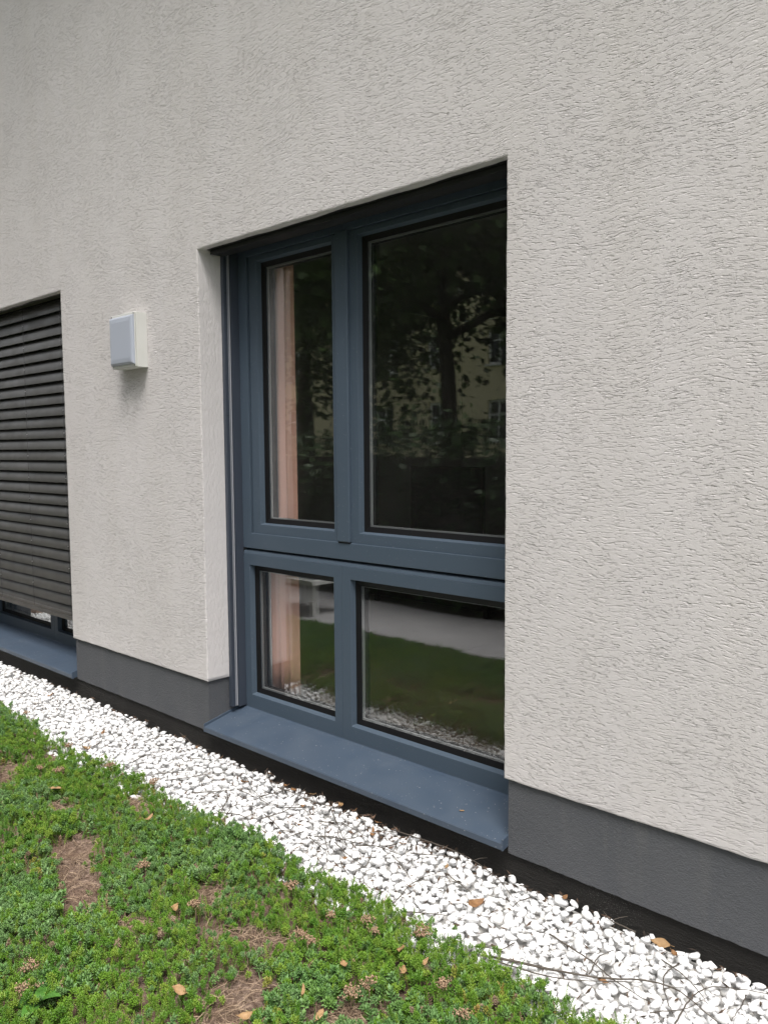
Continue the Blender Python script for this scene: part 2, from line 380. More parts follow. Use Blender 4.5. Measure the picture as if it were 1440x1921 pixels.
hp(MB().grid([rows[-1], back]).build('jamb', 'plaster_smooth', None, True))

# plinth between the window openings, base band below it
for a, b in ((X0, LL - 0.010), (LR + 0.012, XL - 0.010), (XR + 0.012, X1)):
    n = int((b - a) / 0.011); top = []; bot = []; bk = []
    jj = 0.0; xs = [a + (b - a) * i / n for i in range(n + 1)]
    zz = []
    for x in xs: jj = 0.6 * jj + random.uniform(-1, 1) * 0.0013; zz.append(0.092 - 0.013 * min(1, max(0, (x + 3.8) / 2.3)) + jj)
    m2 = MB().grid([[(x, 0.20, ZP + 0.012) for x in xs], [(x, 0.012, ZP + 0.012) for x in xs], [(x, 0.012, z + 0.002) for x, z in zip(xs, zz)], [(x, 0.0145, z) for x, z in zip(xs, zz)], [(x, 0.20, z) for x, z in zip(xs, zz)]])
    for x in (a, b): m2.quad((x, 0.20, ZP + 0.012), (x, 0.012, ZP + 0.012), (x, 0.012, 0.092), (x, 0.20, 0.092))
    o = hp(m2.build('plinth', 'plinth_render'))
hp(MB().box(X0, X1, 0.026, 0.19, -0.2, 0.100).build('base_band', 'bitumen'))
# masonry behind the plaster, room behind the windows
mm = MB()
for a, b in ((X0, LL - 0.012), (LR + 0.014, XL - 0.012), (XR + 0.014, X1)): mm.box(a, b, 0.152, 0.33, -0.2, 2.41)
mm.box(X0, X1, 0.152, 0.33, 2.411, ZTOP); mm.box(LL - 0.011, LR + 0.013, 0.192, 0.33, -0.2, 0.168); mm.box(XL - 0.011, XR + 0.013, 0.192, 0.33, -0.2, 0.168)
hp(mm.build('masonry', 'room_wall'))
hp(MB().box(X0, X1, 0.331, 5.2, -0.1, 0.19).build('room_floor', 'room_floor'))
hp(MB().box(X0, X1, 0.331, 5.2, 2.72, 2.95).build('ceiling', 'room_wall'))
hp(MB().box(-7.3, 0.6, 4.3, 4.5, 0.191, 2.719).build('interior_wall', 'room_wall'))
for x in (-7.5, 0.4): hp(MB().box(x, x + 0.2, 0.331, 4.299, 0.191, 2.719).build('interior_wall', 'room_wall'))
hp(MB().box(-5.05, -4.93, 0.331, 4.299, 0.191, 2.719).build('interior_wall', 'room_wall'))
for x in (X0 - 0.25, X1): hp(MB().box(x, x + 0.25, 0.0, 5.4, -0.2, ZTOP).build('gable_wall', 'plaster_smooth'))
hp(MB().box(X0, X1, 5.2, 5.4, -0.2, ZTOP).build('rear_wall', 'plaster_smooth'))
hp(MB().box(X0 - 0.5, X1 + 0.5, -1.15, 5.9, ZTOP + 0.003, ZTOP + 0.25).build('roof', 'roof_soffit'))  # unseen overhang, its reach and height shaped to shade the upper wall

# ------------------------------------------------------------------ windows
F = 0.215
def rect_ring(mb, x0, x1, z0, z1, prof):
    """prof: list of (dl, dr, db, dt, y)"""
    rws = []
    for dl, dr, db, dt, y in prof:
        a, b, c, d = x0 + dl, x1 - dr, z0 + db, z1 - dt
        rws.append([(a, y, c), (b, y, c), (b, y, d), (a, y, d), (a, y, c)])
    i = len(mb.v); n = 4
    for r in rws: mb.v += r[:4]
    for k in range(len(rws) - 1):
        for j in range(4): mb.f.append([i + k * 4 + j, i + k * 4 + (j + 1) % 4, i + (k + 1) * 4 + (j + 1) % 4, i + (k + 1) * 4 + j])
    return mb
def window(x0, s):
    """u runs from the edge beside the narrow lights (x0) across the opening; s = +1 or -1"""
    W = XR - XL
    def mx(mb):
        mb.v = [(x0 + s * v[0], v[1], v[2]) for v in mb.v]; return mb
    u0, u1 = 0.0207, W - 0.0207
    # outer frame: side and head members of the upper unit + transom
    fr = MB()
    rect_ring(fr, u0, u1, 0.979, 2.408, [(0, 0, 0, 0, 0.29), (0, 0, 0, 0, F), (0.0625, 0.0625, 0.074, 0.035, F), (0.0625, 0.0625, 0.074, 0.035, 0.29)])
    win = hp(mx(fr).build('window', 'frame_paint', None, False, 0.0015))
    P = lambda mb, name, m, **k: setp(mx(mb).build(name, m, None, **k))
    def setp(o): o.parent = win; return o
    # sloping drip strip and the groove under the transom
    P(MB().quad((u0, 0.240, 0.9725), (u1, 0.240, 0.9725), (u1, 0.221, 0.966), (u0, 0.221, 0.966)).quad((u0, 0.221, 0.966), (u1, 0.221, 0.966), (u1, F + 0.001, 0.951), (u0, F + 0.001, 0.951)), 'drip_strip', 'frame_paint')
    P(MB().box(u0 + 0.002, u1 - 0.002, 0.241, 0.288, 0.94, 0.985), 'groove', 'gasket_rubber')
    def light(a, b, c, d, wl, wr, wb, wt, y, name, holder=None):
        """one glazed light: a face ring, a sloped bead, a black gasket, spacer and two panes"""
        k = MB(); e = 0.006
        rect_ring(k, a, b, c, d, [(0, 0, 0, 0, y + 0.06), (0, 0, 0, 0, y), (wl, wr, wb, wt, y), (wl + e, wr + e, wb + e, wt + e, y + 0.026), (wl + e, wr + e, wb + e, wt + e, y + 0.06)])
        P(k, name, 'frame_paint', bevel=0.0012)
        gk = MB(); g0 = e - 0.001; g1 = e + 0.023
        rect_ring(gk, a, b, c, d, [(wl + g0, wr + g0, wb + g0, wt + g0, y + 0.0265), (wl + g1, wr + g1, wb + g1, wt + g1, y + 0.034), (wl + g1, wr + g1, wb + g1, wt + g1, y + 0.036)])
        P(gk, 'gasket', 'gasket_rubber')
        sp = MB(); h0, h1 = e + 0.020, e + 0.0275
        rect_ring(sp, a, b, c, d, [(wl + h0, wr + h0, wb + h0, wt + h0, y + 0.043), (wl + h1, wr + h1, wb + h1, wt + h1, y + 0.043), (wl + h1, wr + h1, wb + h1, wt + h1, y + 0.054)])
        P(sp, 'spacer', 'spacer_alu')
        ig = MB(); i0 = e + 0.002
        rect_ring(ig, a, b, c, d, [(wl + i0, wr + i0, wb + i0, wt + i0, y + 0.058), (wl + h1, wr + h1, wb + h1, wt + h1, y + 0.058), (wl + h1 - 0.004, wr + h1 - 0.004, wb + h1 - 0.004, wt + h1 - 0.004, y + 0.09)])
        P(ig, 'gasket', 'gasket_rubber')
        for yy in (y + 0.035, y + 0.056):
            q = e + 0.008
            P(MB().quad((a + wl + q, yy, c + wb + q), (b - wr - q, yy, c + wb + q), (b - wr - q, yy, d - wt - q), (a + wl + q, yy, d - wt - q)), 'pane', 'glass')
    # upper opening sashes, set back behind the frame
    light(0.0905, 0.7165, 1.0440, 2.3700, 0.055, 0.055, 0.054, 0.022, F + 0.010, 'sash')
    light(0.7570, 1.6210, 1.0440, 2.3700, 0.056, 0.055, 0.054, 0.022, F + 0.010, 'sash')
    P(MB().box(u0 + 0.055, u1 - 0.055, F + 0.052, 0.285, 1.045, 2.39) if False else MB().box(0.083, 0.0905, F + 0.03, 0.28, 1.05, 2.37), 'gasket', 'gasket_rubber')
    P(MB().box(0.6955, 0.7700, F - 0.007, 0.27, 1.0570, 2.3725), 'mullion', 'frame_paint', bevel=0.004)
    P(MB().box(0.6975, 0.7680, F - 0.002, 0.26, 1.0515, 1.0565), 'mullion_foot', 'gasket_rubber')
    # lower fixed lights, coupled side by side
    light(u0, 0.7118, 0.1770, 0.9500, 0.046, 0.049, 0.068, 0.0545, F, 'fixed_light')
    light(0.7130, u1, 0.1770, 0.9500, 0.053, 0.046, 0.068, 0.0545, F, 'fixed_light')
    # guide rails of the outside blind
    for sd in (0, 1):
        c = (lambda u: u) if sd == 0 else (lambda u: W - u)
        P(MB().box(c(-0.004), c(0.0215), 0.128, 0.148, 0.192, 2.47).box(c(-0.004), c(0.0125), 0.1482, 0.168, 0.192, 2.47).box(c(-0.004), c(0.0225), 0.1682, 0.2149, 0.184, 2.405), 'guide_rail', 'rail_paint' if sd == 0 else 'frame_paint', bevel=0.001)
        P(MB().box(c(0.0126), c(0.0205), 0.1500, 0.1522, 0.192, 2.39).box(c(0.0126), c(0.0205), 0.1600, 0.1625, 0.192, 2.39), 'brush_seal', 'brush_grey')
        for z in (0.27, 0.95, 1.62, 2.2):
            P(MB().box(c(0.0216), c(0.0222), 0.135, 0.141, z, z + 0.006), 'screw', 'screw_dark')
    # sheet metal sill: back upstand, sloping top, drip nose, turned up ends
    ua, ub = -0.0075, W + 0.0085; yf, yb, zf, zb_ = -0.020, 0.218, 0.124, 0.1735
    si = MB(); n = 14; prof = [(yb, 0.181), (yb - 0.004, zb_ + 0.001), (yb - 0.02, zb_ - 0.004), (0.1, zf + (zb_ - zf) * 0.505), (0.0, zf + (zb_ - zf) * 0.085), (yf + 0.003, zf + 0.0004), (yf, zf - 0.003), (yf + 0.001, zf - 0.024), (yf + 0.010, zf - 0.029), (yf + 0.012, zf - 0.026)]
    si.grid([[(ua + (ub - ua) * i / n, y, z) for i in range(n + 1)] for y, z in prof])
    so = P(si, 'window_sill', 'sill_paint', smooth=False)
    sm = so.modifiers.new('solid', 'SOLIDIFY'); sm.thickness = 0.002; sm.offset = 0
    for a, b in ((ua - 0.004, ua + 0.002), (ub - 0.002, ub + 0.004)):
        e = MB(); pr = [(yf - 0.002, zf - 0.026), (yf - 0.002, zf + 0.013), (0.21, zb_ + 0.012), (0.21, zb_ - 0.03)]
        i = len(e.v); e.v += [(a, y, z) for y, z in pr] + [(b, y, z) for y, z in pr]
        e.f += [[0, 1, 2, 3], [7, 6, 5, 4], [0, 4, 5, 1], [1, 5, 6, 2], [2, 6, 7, 3], [3, 7, 4, 0]]
        P(e, 'sill_end_cap', 'sill_paint', bevel=0.001)
    # dark cassette in the head of the opening
    P(MB().box(-0.01, W + 0.01, 0.052, 0.151, 2.476, 2.481).box(-0.01, W + 0.01, 0.046, 0.0515, 2.392, 2.481).box(-0.01, W + 0.01, 0.044, 0.056, 2.3905, 2.3935).box(-0.01, W + 0.01, 0.1515, 0.2145, 2.402, 2.4085), 'blind_cassette', 'cassette_dark')
    return win
win_a = window(XL, 1); win_a['label'] = 'anthracite window of two opening sashes over two fixed lights'
win_b = window(LR, -1); win_b['label'] = 'anthracite window mostly covered by a lowered outside blind'

# ------------------------------------------------------------------ outside blinds
def slat_mesh(L):
    n = 9; wd = 0.080; tilt = R(69); prof = []
    for i in range(n + 1):
        t = (i / n - 0.5); a = t * wd; bulge = 0.0085 * (1 - (2 * t) ** 2)
        prof.append((a, bulge))
    rolls = [(-wd / 2 - 0.002, -0.0005), (-wd / 2 - 0.0025, 0.0022), (-wd / 2 - 0.0004, 0.003)]
    prof = rolls[::-1] + prof
    pts = []
    for a, b in prof:       # a along the slat width (up and inwards), b outward bulge
        y = math.cos(tilt) * a - math.sin(tilt) * b; z = math.sin(tilt) * a + math.cos(tilt) * b
        pts.append((y, z))
    m = MB(); m.grid([[(0, y, z), (L * 0.33, y, z), (L * 0.67, y, z), (L, y, z)] for y, z in pts])
    me = bpy.data.meshes.new('slat'); me.from_pydata(m.v, [], m.f); me.polygons.foreach_set('use_smooth', [True] * len(me.polygons)); me.materials.append(MATS['slat_paint']); return me
SW = XR - XL - 0.036
blind = empty('outside_blind', (LL + 0.018, 0.088, 0.45)); tag(blind, 'dark grey outside venetian blind lowered over the window beside the wall lamp', 'blind')
sm = slat_mesh(SW)
for i in range(-1, 27):
    o = bpy.data.objects.new('slat', sm); COL.objects.link(o); o.parent = blind
    o.location = (random.uniform(-0.001, 0.001), random.uniform(-0.001, 0.001), 0.100 + i * 0.0690 - 0.005 + random.uniform(-1, 1) * 0.0012)
    o.rotation_euler = (random.uniform(-1, 1) * R(1.6), random.uniform(-1, 1) * 0.0006, 0)
MB().box(0, SW, -0.028, 0.028, -0.034, -0.010).box(0.002, SW - 0.002, -0.024, 0.022, -0.0098, 0.012).build('bottom_rail', 'slat_paint', blind, False, 0.003)
for x in (0.14, 0.52, 1.035, 1.55):
    MB().tube([(x, -0.027, 0.0), (x, -0.030, 0.95), (x, -0.028, 1.92)], 0.0011, 5).build('ladder_cord', 'cord_dark', blind)
    for i in range(1, 27, 2): MB().box(x - 0.0022, x + 0.0022, -0.0325, -0.027, 0.082 + i * 0.069, 0.086 + i * 0.069).build('cord_clip', 'clip_metal', blind)
blind2 = empty('outside_blind', (XL + 0.018, 0.097, 2.395)); tag(blind2, 'raised outside blind folded into the dark slot above the large window', 'blind')
MB().box(0, SW, -0.036, 0.034, -0.024, -0.008).box(0, SW, -0.038, -0.0362, -0.0265, -0.006).build('bottom_rail', 'cassette_dark', blind2, False, 0.002)
for i in range(9): MB().box(0.002, SW - 0.002, -0.036, 0.036, -0.004 + i * 0.008, -0.001 + i * 0.008).build('slat', 'slat_paint', blind2)

# ------------------------------------------------------------------ wall lamp
lamp = empty('wall_lamp', (-3.7615, 0.0, 2.015)); tag(lamp, 'square white wall lamp with opal cover mounted between the two windows', 'lamp')
hw, hh = 0.1145, 0.1360
MB().box(-hw, hw, -0.060, 0.0, -hh, hh).box(-hw + 0.004, hw - 0.004, -0.0635, -0.0603, -hh + 0.004, hh - 0.004).build('housing', 'lamp_housing', lamp, False, 0.004)
MB().box(-hw + 0.001, hw - 0.001, -0.0700, -0.0640, -hh + 0.001, hh - 0.001).build('cover_frame', 'lamp_housing', lamp, False, 0.003)
df = MB(); rect_ring(df, -hw + 0.003, hw - 0.003, -hh + 0.014, hh - 0.014, [(0, 0, 0, 0, -0.0703), (0.001, 0.001, 0.001, 0.001, -0.076), (0.004, 0.004, 0.004, 0.004, -0.081), (0.011, 0.011, 0.011, 0.011, -0.0855), (0.03, 0.03, 0.03, 0.03, -0.0875)])
df.quad((-hw + 0.033, -0.0875, -hh + 0.044), (hw - 0.033, -0.0875, -hh + 0.044), (hw - 0.033, -0.0875, hh - 0.044), (-hw + 0.033, -0.0875, hh - 0.044))
d_o = df.build('diffuser', 'lamp_opal', lamp, False)
for sx in (-1, 1):
    for sz in (-1, 1): MB().tube([(sx * (hw - 0.007), -0.0715, sz * (hh - 0.008)), (sx * (hw - 0.007), -0.0680, sz * (hh - 0.008))], 0.0034, 10).build('screw', 'screw_dark', lamp)

# ------------------------------------------------------------------ inside the room
def curtain(name, m, xa, xb, y, z0, z1, amp, wl, label):
    n = int((xb - xa) / 0.006); mb = MB(); rws = []
    for k in range(13):
        z = z0 + (z1 - z0) * k / 12; row = []
        for i in range(n + 1):
            x = xa + (xb - xa) * i / n
            ph = 2 * PI * (x - xa) / wl + 0.5 * math.sin(z * 1.7) + 0.8 * math.sin(x * 21)
            row.append((x, y + amp * math.sin(ph) * (0.8 + 0.2 * math.sin(z * 2)), z))
        rws.append(row)
    mb.grid(rws); o = mb.build(name, m, None, True)
    s_ = o.modifiers.new('solid', 'SOLIDIFY'); s_.thickness = 0.002
    o.location.y = 0; return tag(o, label, 'curtain')
curtain('curtain', 'curtain_pink', -3.195, -2.930, 0.345, 0.215, 2.60, 0.016, 0.085, 'salmon pink curtain gathered behind the narrow window lights')
curtain('sheer_curtain', 'curtain_sheer', -3.20, -3.105, 0.322, 0.215, 2.60, 0.004, 0.04, 'thin grey white sheer curtain beside the salmon pink one')
tv = empty('television', (-3.90, 2.75, 0.72)); tag(tv, 'black flat television standing on a low dark cabinet inside', 'television')
MB().box(-0.36, 0.36, -0.02, 0.02, 0.09, 0.60).build('screen_housing', 'black_plastic', tv, False, 0.006)
MB().box(-0.345, 0.345, -0.023, -0.0205, 0.108, 0.588).build('screen', 'dark_glass', tv)
MB().box(-0.04, 0.04, 0.0, 0.03, 0.014, 0.10).box(-0.2, 0.2, -0.09, 0.10, 0.001, 0.013).build('stand', 'black_plastic', tv, False, 0.003)
cb = empty('low_cabinet', (-4.0, 2.82, 0.19)); tag(cb, 'low dark cabinet under the television inside the room', 'cabinet')
MB().box(-0.62, 0.62, -0.22, 0.22, 0.06, 0.528).build('carcass', 'cabinet_dark', cb, False, 0.004)
for a in (-0.61, 0.005): MB().box(a, a + 0.605, -0.24, -0.2215, 0.07, 0.52).build('door', 'cabinet_dark', cb, False, 0.003)
for a in (-0.58, 0.54):
    for b in (-0.19, 0.17): MB().box(a, a + 0.04, b, b + 0.04, 0.0, 0.0595).build('leg', 'cabinet_dark', cb)

# ------------------------------------------------------------------ paving, hedge, trees and house across the garden (seen in the panes)
pave = MB().quad((-12, -1.20, -0.03), (2.5, -1.20 , -0.03), (2.5, -3.45, -0.03), (-12, -3.45, -0.03)).build('pavement', 'joint_sand')
pave.location = (0, 0, 0); tag(pave, kind='structure')
sl = MB().box(-0.247, 0.247, -0.247, 0.247, -0.03, 0.03); slme = None
PV0 = -1.95
k = 0
for i in range(26):
    for j in range(2):
        if slme is None:
            o = sl.build('paving_slab', 'concrete_slab', None, False, 0.004); slme = o.data
        else:
            o = bpy.data.objects.new('paving_slab', slme); COL.objects.link(o); b = o.modifiers.new('bevel', 'BEVEL'); b.width = 0.004; b.segments = 2
        o.parent = pave; o.location = (-10.6 + i * 0.5, PV0 - 0.0 - j * 0.5, 0.005 + random.uniform(-1, 1) * 0.0015); o.rotation_euler = (0, 0, random.uniform(-1, 1) * 0.004)

def leaves_mesh(name, centers, normals_rand, size, m, parent, shape='maple', droop=0.5, seed=3):
    rs = np.random.RandomState(seed); n = len(centers)
    if shape == 'maple':
        poly = np.array([(0, -0.5), (0.22, -0.28), (0.5, -0.2), (0.27, 0.05), (0.36, 0.3), (0.12, 0.2), (0, 0.55), (-0.12, 0.2), (-0.36, 0.3), (-0.27, 0.05), (-0.5, -0.2), (-0.22, -0.28)])
    else:
        poly = np.array([(0, -0.5), (0.28, -0.1), (0.2, 0.3), (0, 0.5), (-0.2, 0.3), (-0.28, -0.1)])
    k = len(poly); sz = size * rs.uniform(0.7, 1.3, n)
    nz = rs.normal(size=(n, 3)); nz[:, 2] += droop * 2; nz /= np.linalg.norm(nz, axis=1)[:, None]
    t = rs.normal(size=(n, 3)); t -= (t * nz).sum(1)[:, None] * nz; t /= np.linalg.norm(t, axis=1)[:, None]; b = np.cross(nz, t)
    fold = np.abs(poly[:, 0]) * 0.35
    V = centers[:, None, :] + sz[:, None, None] * (poly[None, :, 0, None] * t[:, None, :] + poly[None, :, 1, None] * b[:, None, :] + fold[None, :, None] * nz[:, None, :])
    return fast_mesh(name, V.reshape(-1, 3), np.arange(n * k).reshape(n, k), m, parent, False)
def tree(name, loc, h, rad, zlow, nleaf, size, label, seed):
    rs = np.random.RandomState(seed); rd = random.Random(seed)
    t = empty(name, loc); tag(t, label, 'tree', 'trees across the garden')
    mb = MB(); tips = []
    top = h * 0.62; pts = []; x = y = 0.0
    for i in range(8):
        pts.append((x, y, top * i / 7)); x += rd.uniform(-0.08, 0.08); y += rd.uniform(-0.08, 0.08)
    r0 = h * 0.016; mb.tube(pts, [r0 * (1 - 0.65 * i / 7) for i in range(8)], 9)
    cen = []
    for i in range(17):
        z = zlow * 0.75 + (top - zlow * 0.75) * (i / 16) ** 0.9; a = i * 2.4 + rd.uniform(-0.4, 0.4); q = min(7, int(z / top * 7)); bx, by = pts[q][0], pts[q][1]
        L = rad * (0.75 + 0.4 * rd.random()) * (1 - 0.35 * i / 16); p = [(bx, by, z)]
        for j in range(1, 6):
            f = j / 5; p.append((bx + math.cos(a + 0.25 * math.sin(f * 3)) * L * f, by + math.sin(a + 0.25 * math.sin(f * 3)) * L * f, z + L * (0.55 * f - 0.1 * f * f) + rd.uniform(-0.08, 0.08)))
        mb.tube(p, [r0 * 0.42 * (1 - 0.85 * j / 5) + 0.004 for j in range(6)], 6)
        for j in (2, 3, 4, 5):
            for s in range(3):
                d = Vector((rd.gauss(0, 1), rd.gauss(0, 1), rd.gauss(0.1, 0.7))).normalized() * rad * 0.3 * rd.uniform(0.5, 1.1); e = Vector(p[j]) + d
                mb.tube([p[j], tuple((Vector(p[j]) + e) / 2 + Vector((0, 0, 0.04))), tuple(e)], [0.012, 0.008, 0.004], 4); cen.append(e)
    mb.build('trunk', 'bark', t, True)
    cen = np.array([tuple(c) for c in cen]); idx = rs.randint(0, len(cen), nleaf)
    C = cen[idx] + rs.normal(size=(nleaf, 3)) * np.array([0.26, 0.26, 0.20]) * rad * 0.42
    C[:, 2] -= np.where(rs.rand(nleaf) < 0.58, rs.uniform(0, 2.7, nleaf), 0) * np.clip(vnoise(C[:, 0], C[:, 1], 1.3, seed) * 2 - 0.25, 0, 1)
    C = C[C[:, 2] > zlow * 0.46]
    leaves_mesh('crown', C, None, size, 'tree_leaf', t, 'maple', 0.5, seed)
tree('maple_tree', (-7.6, -7.0, -0.09), 10.0, 3.3, 4.3, 22000, 0.13, 'leafy maple tree mirrored in the large pane, trunk dark and slender', 5)
tree('maple_tree', (-12.0, -8.2, -0.09), 10.5, 3.4, 4.7, 20000, 0.13, 'leafy maple tree mirrored in the narrow upper pane', 8)
tree('maple_tree', (-5.0, -8.0, -0.09), 10.5, 3.4, 4.2, 20000, 0.13, 'leafy maple tree mirrored at the right edge of the large pane', 13)
hg = empty('hedge', (-5.5, -3.32, -0.09)); tag(hg, 'dark clipped hedge behind the paving, mirrored in the panes', 'hedge')
rs = np.random.RandomState(2); n = 22000
ax = rs.randint(0, 4, n); xx = rs.uniform(-8, 6, n); yy = rs.uniform(-0.5, 0.5, n); zz = rs.uniform(0.02, 1.62, n)
yy = np.where(ax < 2, 0.45 + rs.normal(0, 0.06, n), yy); zz = np.where(ax == 2, 1.60 + rs.normal(0, 0.07, n), zz)
leaves_mesh('foliage', np.stack([xx, yy, zz * (1 + 0.10 * np.sin(xx * 2.3) + 0.08 * np.sin(xx * 5.1 + 1))], 1), None, 0.075, 'hedge_leaf', hg, 'plain', 0.2, 4)
MB().box(-8, 6, -0.4, 0.38, 0.02, 1.48).build('branches', 'bark', hg)
tbl = empty('garden_table', (-5.25, -1.99, 0.036)); tag(tbl, 'low white-edged garden table on the paving, mirrored in the narrow lower pane', 'table')
MB().box(-0.30, 0.30, -0.22, 0.22, 0.27, 0.315).build('table_top', 'white_paint', tbl, False, 0.006)
MB().box(-0.27, 0.27, -0.19, 0.19, 0.3155, 0.319).build('inlay', 'dark_glass', tbl)
for a in (-0.26, 0.22):
    for b in (-0.18, 0.14): MB().box(a, a + 0.04, b, b + 0.04, 0.0, 0.2695).build('leg', 'white_paint', tbl)

far = empty('cream_house', (-24, -25, -0.09)); tag(far, 'cream yellow apartment house with white windows mirrored behind the trees', 'house')
fw = MB(); cols = [-20 + 3.1 * i for i in range(17)]; ww, wh = 1.15, 1.65
zr = [1.9, 5.0, 8.1, 11.2]
xs_ = [-22]; 
for c in cols: xs_ += [c - ww / 2, c + ww / 2]
xs_.append(32)
for i in range(0, len(xs_), 2): fw.box(xs_[i], xs_[i + 1], -0.3, 0, 0, 14.5)
for c in cols:
    zz_ = [0] + [v for z in zr for v in (z, z + wh)] + [14.5]
    for i in range(0, len(zz_), 2): fw.box(c - ww / 2 + 0.001, c + ww / 2 - 0.001, -0.3, -0.002, zz_[i], zz_[i + 1])
fw.build('wall', 'cream_render', far)
MB().box(-22, 32, -12, -0.31, 0, 14.4).build('rear_block', 'cream_render', far)
MB().box(-22.5, 32.5, -12.5, 0.5, 14.51, 15.0).build('eaves', 'white_paint', far)
rf = MB(); rf.v = [(-22.5, 0.5, 15.01), (32.5, 0.5, 15.01), (32.5, -12.5, 15.01), (-22.5, -12.5, 15.01), (-20, -6, 18.5), (30, -6, 18.5)]; rf.f = [[0, 1, 5, 4], [2, 3, 4, 5], [1, 2, 5], [3, 0, 4], [3, 2, 1, 0]]
rf.build('roof', 'roof_tile', far)
wm = None
for c in cols:
    for z in zr:
        if wm is None:
            wf = MB(); rect_ring(wf, -ww / 2, ww / 2, 0, wh, [(0, 0, 0, 0, -0.2), (0, 0, 0, 0, -0.1), (0.09, 0.09, 0.09, 0.09, -0.1), (0.09, 0.09, 0.09, 0.09, -0.2)])
            wf.box(-0.05, 0.05, -0.16, -0.105, 0.09, wh - 0.09).box(-ww / 2 + 0.09, ww / 2 - 0.09, -0.155, -0.108, 1.05, 1.13).box(-ww / 2 - 0.08, ww / 2 + 0.08, -0.02, 0.10, -0.07, -0.001)
            o = wf.build('window', 'white_paint', far); wm = o.data
            pm = MB().quad((-ww / 2, -0.18, 0), (ww / 2, -0.18, 0), (ww / 2, -0.18, wh), (-ww / 2, -0.18, wh)); p_o = pm.build('pane', 'dark_glass', o); pmd = p_o.data
        else:
            o = bpy.data.objects.new('window', wm); COL.objects.link(o); o.parent = far
            p_o = bpy.data.objects.new('pane', pmd); COL.objects.link(p_o); p_o.parent = o
        o.location = (c, 0, z)

# ------------------------------------------------------------------ gravel strip of white marble pebbles
gb = MB().quad((-9.5, -0.62, -0.034), (3.5, -0.62, -0.034), (3.5, 0.03, -0.034), (-9.5, 0.03, -0.034)).build('gravel_bed', 'gravel_base'); tag(gb, kind='structure')
def ico(sub):
    bm = bmesh.new(); bmesh.ops.create_icosphere(bm, subdivisions=sub, radius=1.0)
    V = np.array([v.co[:] for v in bm.verts]); Fc = np.array([[v.index for v in f.verts] for f in bm.faces]); bm.free(); return V, Fc
V2, F2 = ico(3 if False else 2); 
V2b, F2b = ico(2); V1, F1 = ico(1)
SH = []
prs = np.random.RandomState(5)
for k in range(12):
    cuts = []
    for c in range(prs.randint(7, 13)):
        nrm = prs.normal(size=3); nrm /= np.linalg.norm(nrm); cuts.append((nrm, prs.uniform(0.55, 0.88)))
    lump = [(prs.normal(size=3) * 1.6, prs.uniform(0, 6.28)) for _ in range(3)]
    def shp(V):
        P = V.copy()
        for nrm, kk in cuts:
            d = P @ nrm; P = P - np.where(d > kk, (d - kk) * 0.93, 0)[:, None] * nrm
        s = 1 + sum(0.05 * np.sin(V @ a + b) for a, b in lump); P = P * s[:, None]
        return P / np.abs(P).max(0)
    SH.append((shp(V2b), shp(V1)))
gx0, gx1, gy0, gy1, cs = -7.2, 1.2, -0.56, 0.018, 0.004
nx, ny = int((gx1 - gx0) / cs), int((gy1 - gy0) / cs)
H = np.full((ny, nx), -0.032); OWN = np.full((ny, nx), -1, np.int32)
peb = []
NP = 13500
for it in range(NP):
    a = min(0.027, max(0.0065, prs.lognormal(math.log(0.0126), 0.38)))
    if it > NP * 0.9: a *= 0.75
    b = a * prs.uniform(0.66, 0.92); c = a * prs.uniform(0.42, 0.68); th = prs.uniform(0, PI)
    best = None
    for tr in range(4):
        x = prs.uniform(gx0 + 0.03, gx1 - 0.03); y = prs.uniform(gy0 + 0.026, gy1 - 0.02)
        if x < -5.0 and prs.rand() < 0.35: x = prs.uniform(-5.0, gx1 - 0.03)
        i0, i1 = int((x - a - gx0) / cs), int((x + a - gx0) / cs) + 2; j0, j1 = int((y - a - gy0) / cs), int((y + a - gy0) / cs) + 2
        i0 = max(i0, 0); j0 = max(j0, 0); i1 = min(i1, nx); j1 = min(j1, ny)
        X = gx0 + (np.arange(i0, i1) + 0.5) * cs - x; Y = gy0 + (np.arange(j0, j1) + 0.5) * cs - y
        X, Y = np.meshgrid(X, Y); p = (X * math.cos(th) + Y * math.sin(th)) / a; q = (-X * math.sin(th) + Y * math.cos(th)) / b
        r2 = p * p + q * q; ins = r2 < 0.94
        if not ins.any(): continue
        hgt = c * np.sqrt(np.clip(1 - r2, 0, 1)); sub = H[j0:j1, i0:i1]
        zc = np.max((sub + hgt)[ins] if True else 0) - c * 0.18
        if best is None or zc < best[0]: best = (zc, x, y, i0, i1, j0, j1, hgt, ins)
    if best is None: continue
    zc, x, y, i0, i1, j0, j1, hgt, ins = best
    if zc > 0.012: continue
    sub = H[j0:j1, i0:i1]; up = ins & (zc + hgt > sub); sub[up] = (zc + hgt)[up]; OWN[j0:j1, i0:i1][up] = len(peb)
    peb.append((x, y, zc, a, b, c, th, prs.normal() * 0.26, prs.normal() * 0.26, prs.randint(12)))
cnt = np.bincount(OWN[OWN >= 0].ravel(), minlength=len(peb))
vis = [i for i in range(len(peb)) if cnt[i] > 2]
def size_on_screen(i):
    p = peb[i]; v = Vector(p[:3]) - CAM; dz = v.dot(f_)
    sx = 720 + 1500 * v.dot(r_) / dz; sy = 960 - 1500 * v.dot(u_) / dz
    if not (0 < sx < 1440 and 0 < sy < 1921): return 0
    if p[1] < -0.40: return 0
    return math.sqrt(cnt[i]) * cs / dz
vis.sort(key=size_on_screen, reverse=True)
pm_ = []
for k in range(12):
    me = bpy.data.meshes.new('pebble'); me.from_pydata([tuple(v) for v in SH[k][0]], [], F2b.tolist()); me.polygons.foreach_set('use_smooth', [True] * len(me.polygons)); me.materials.append(MATS['pebble_white']); pm_.append(me)
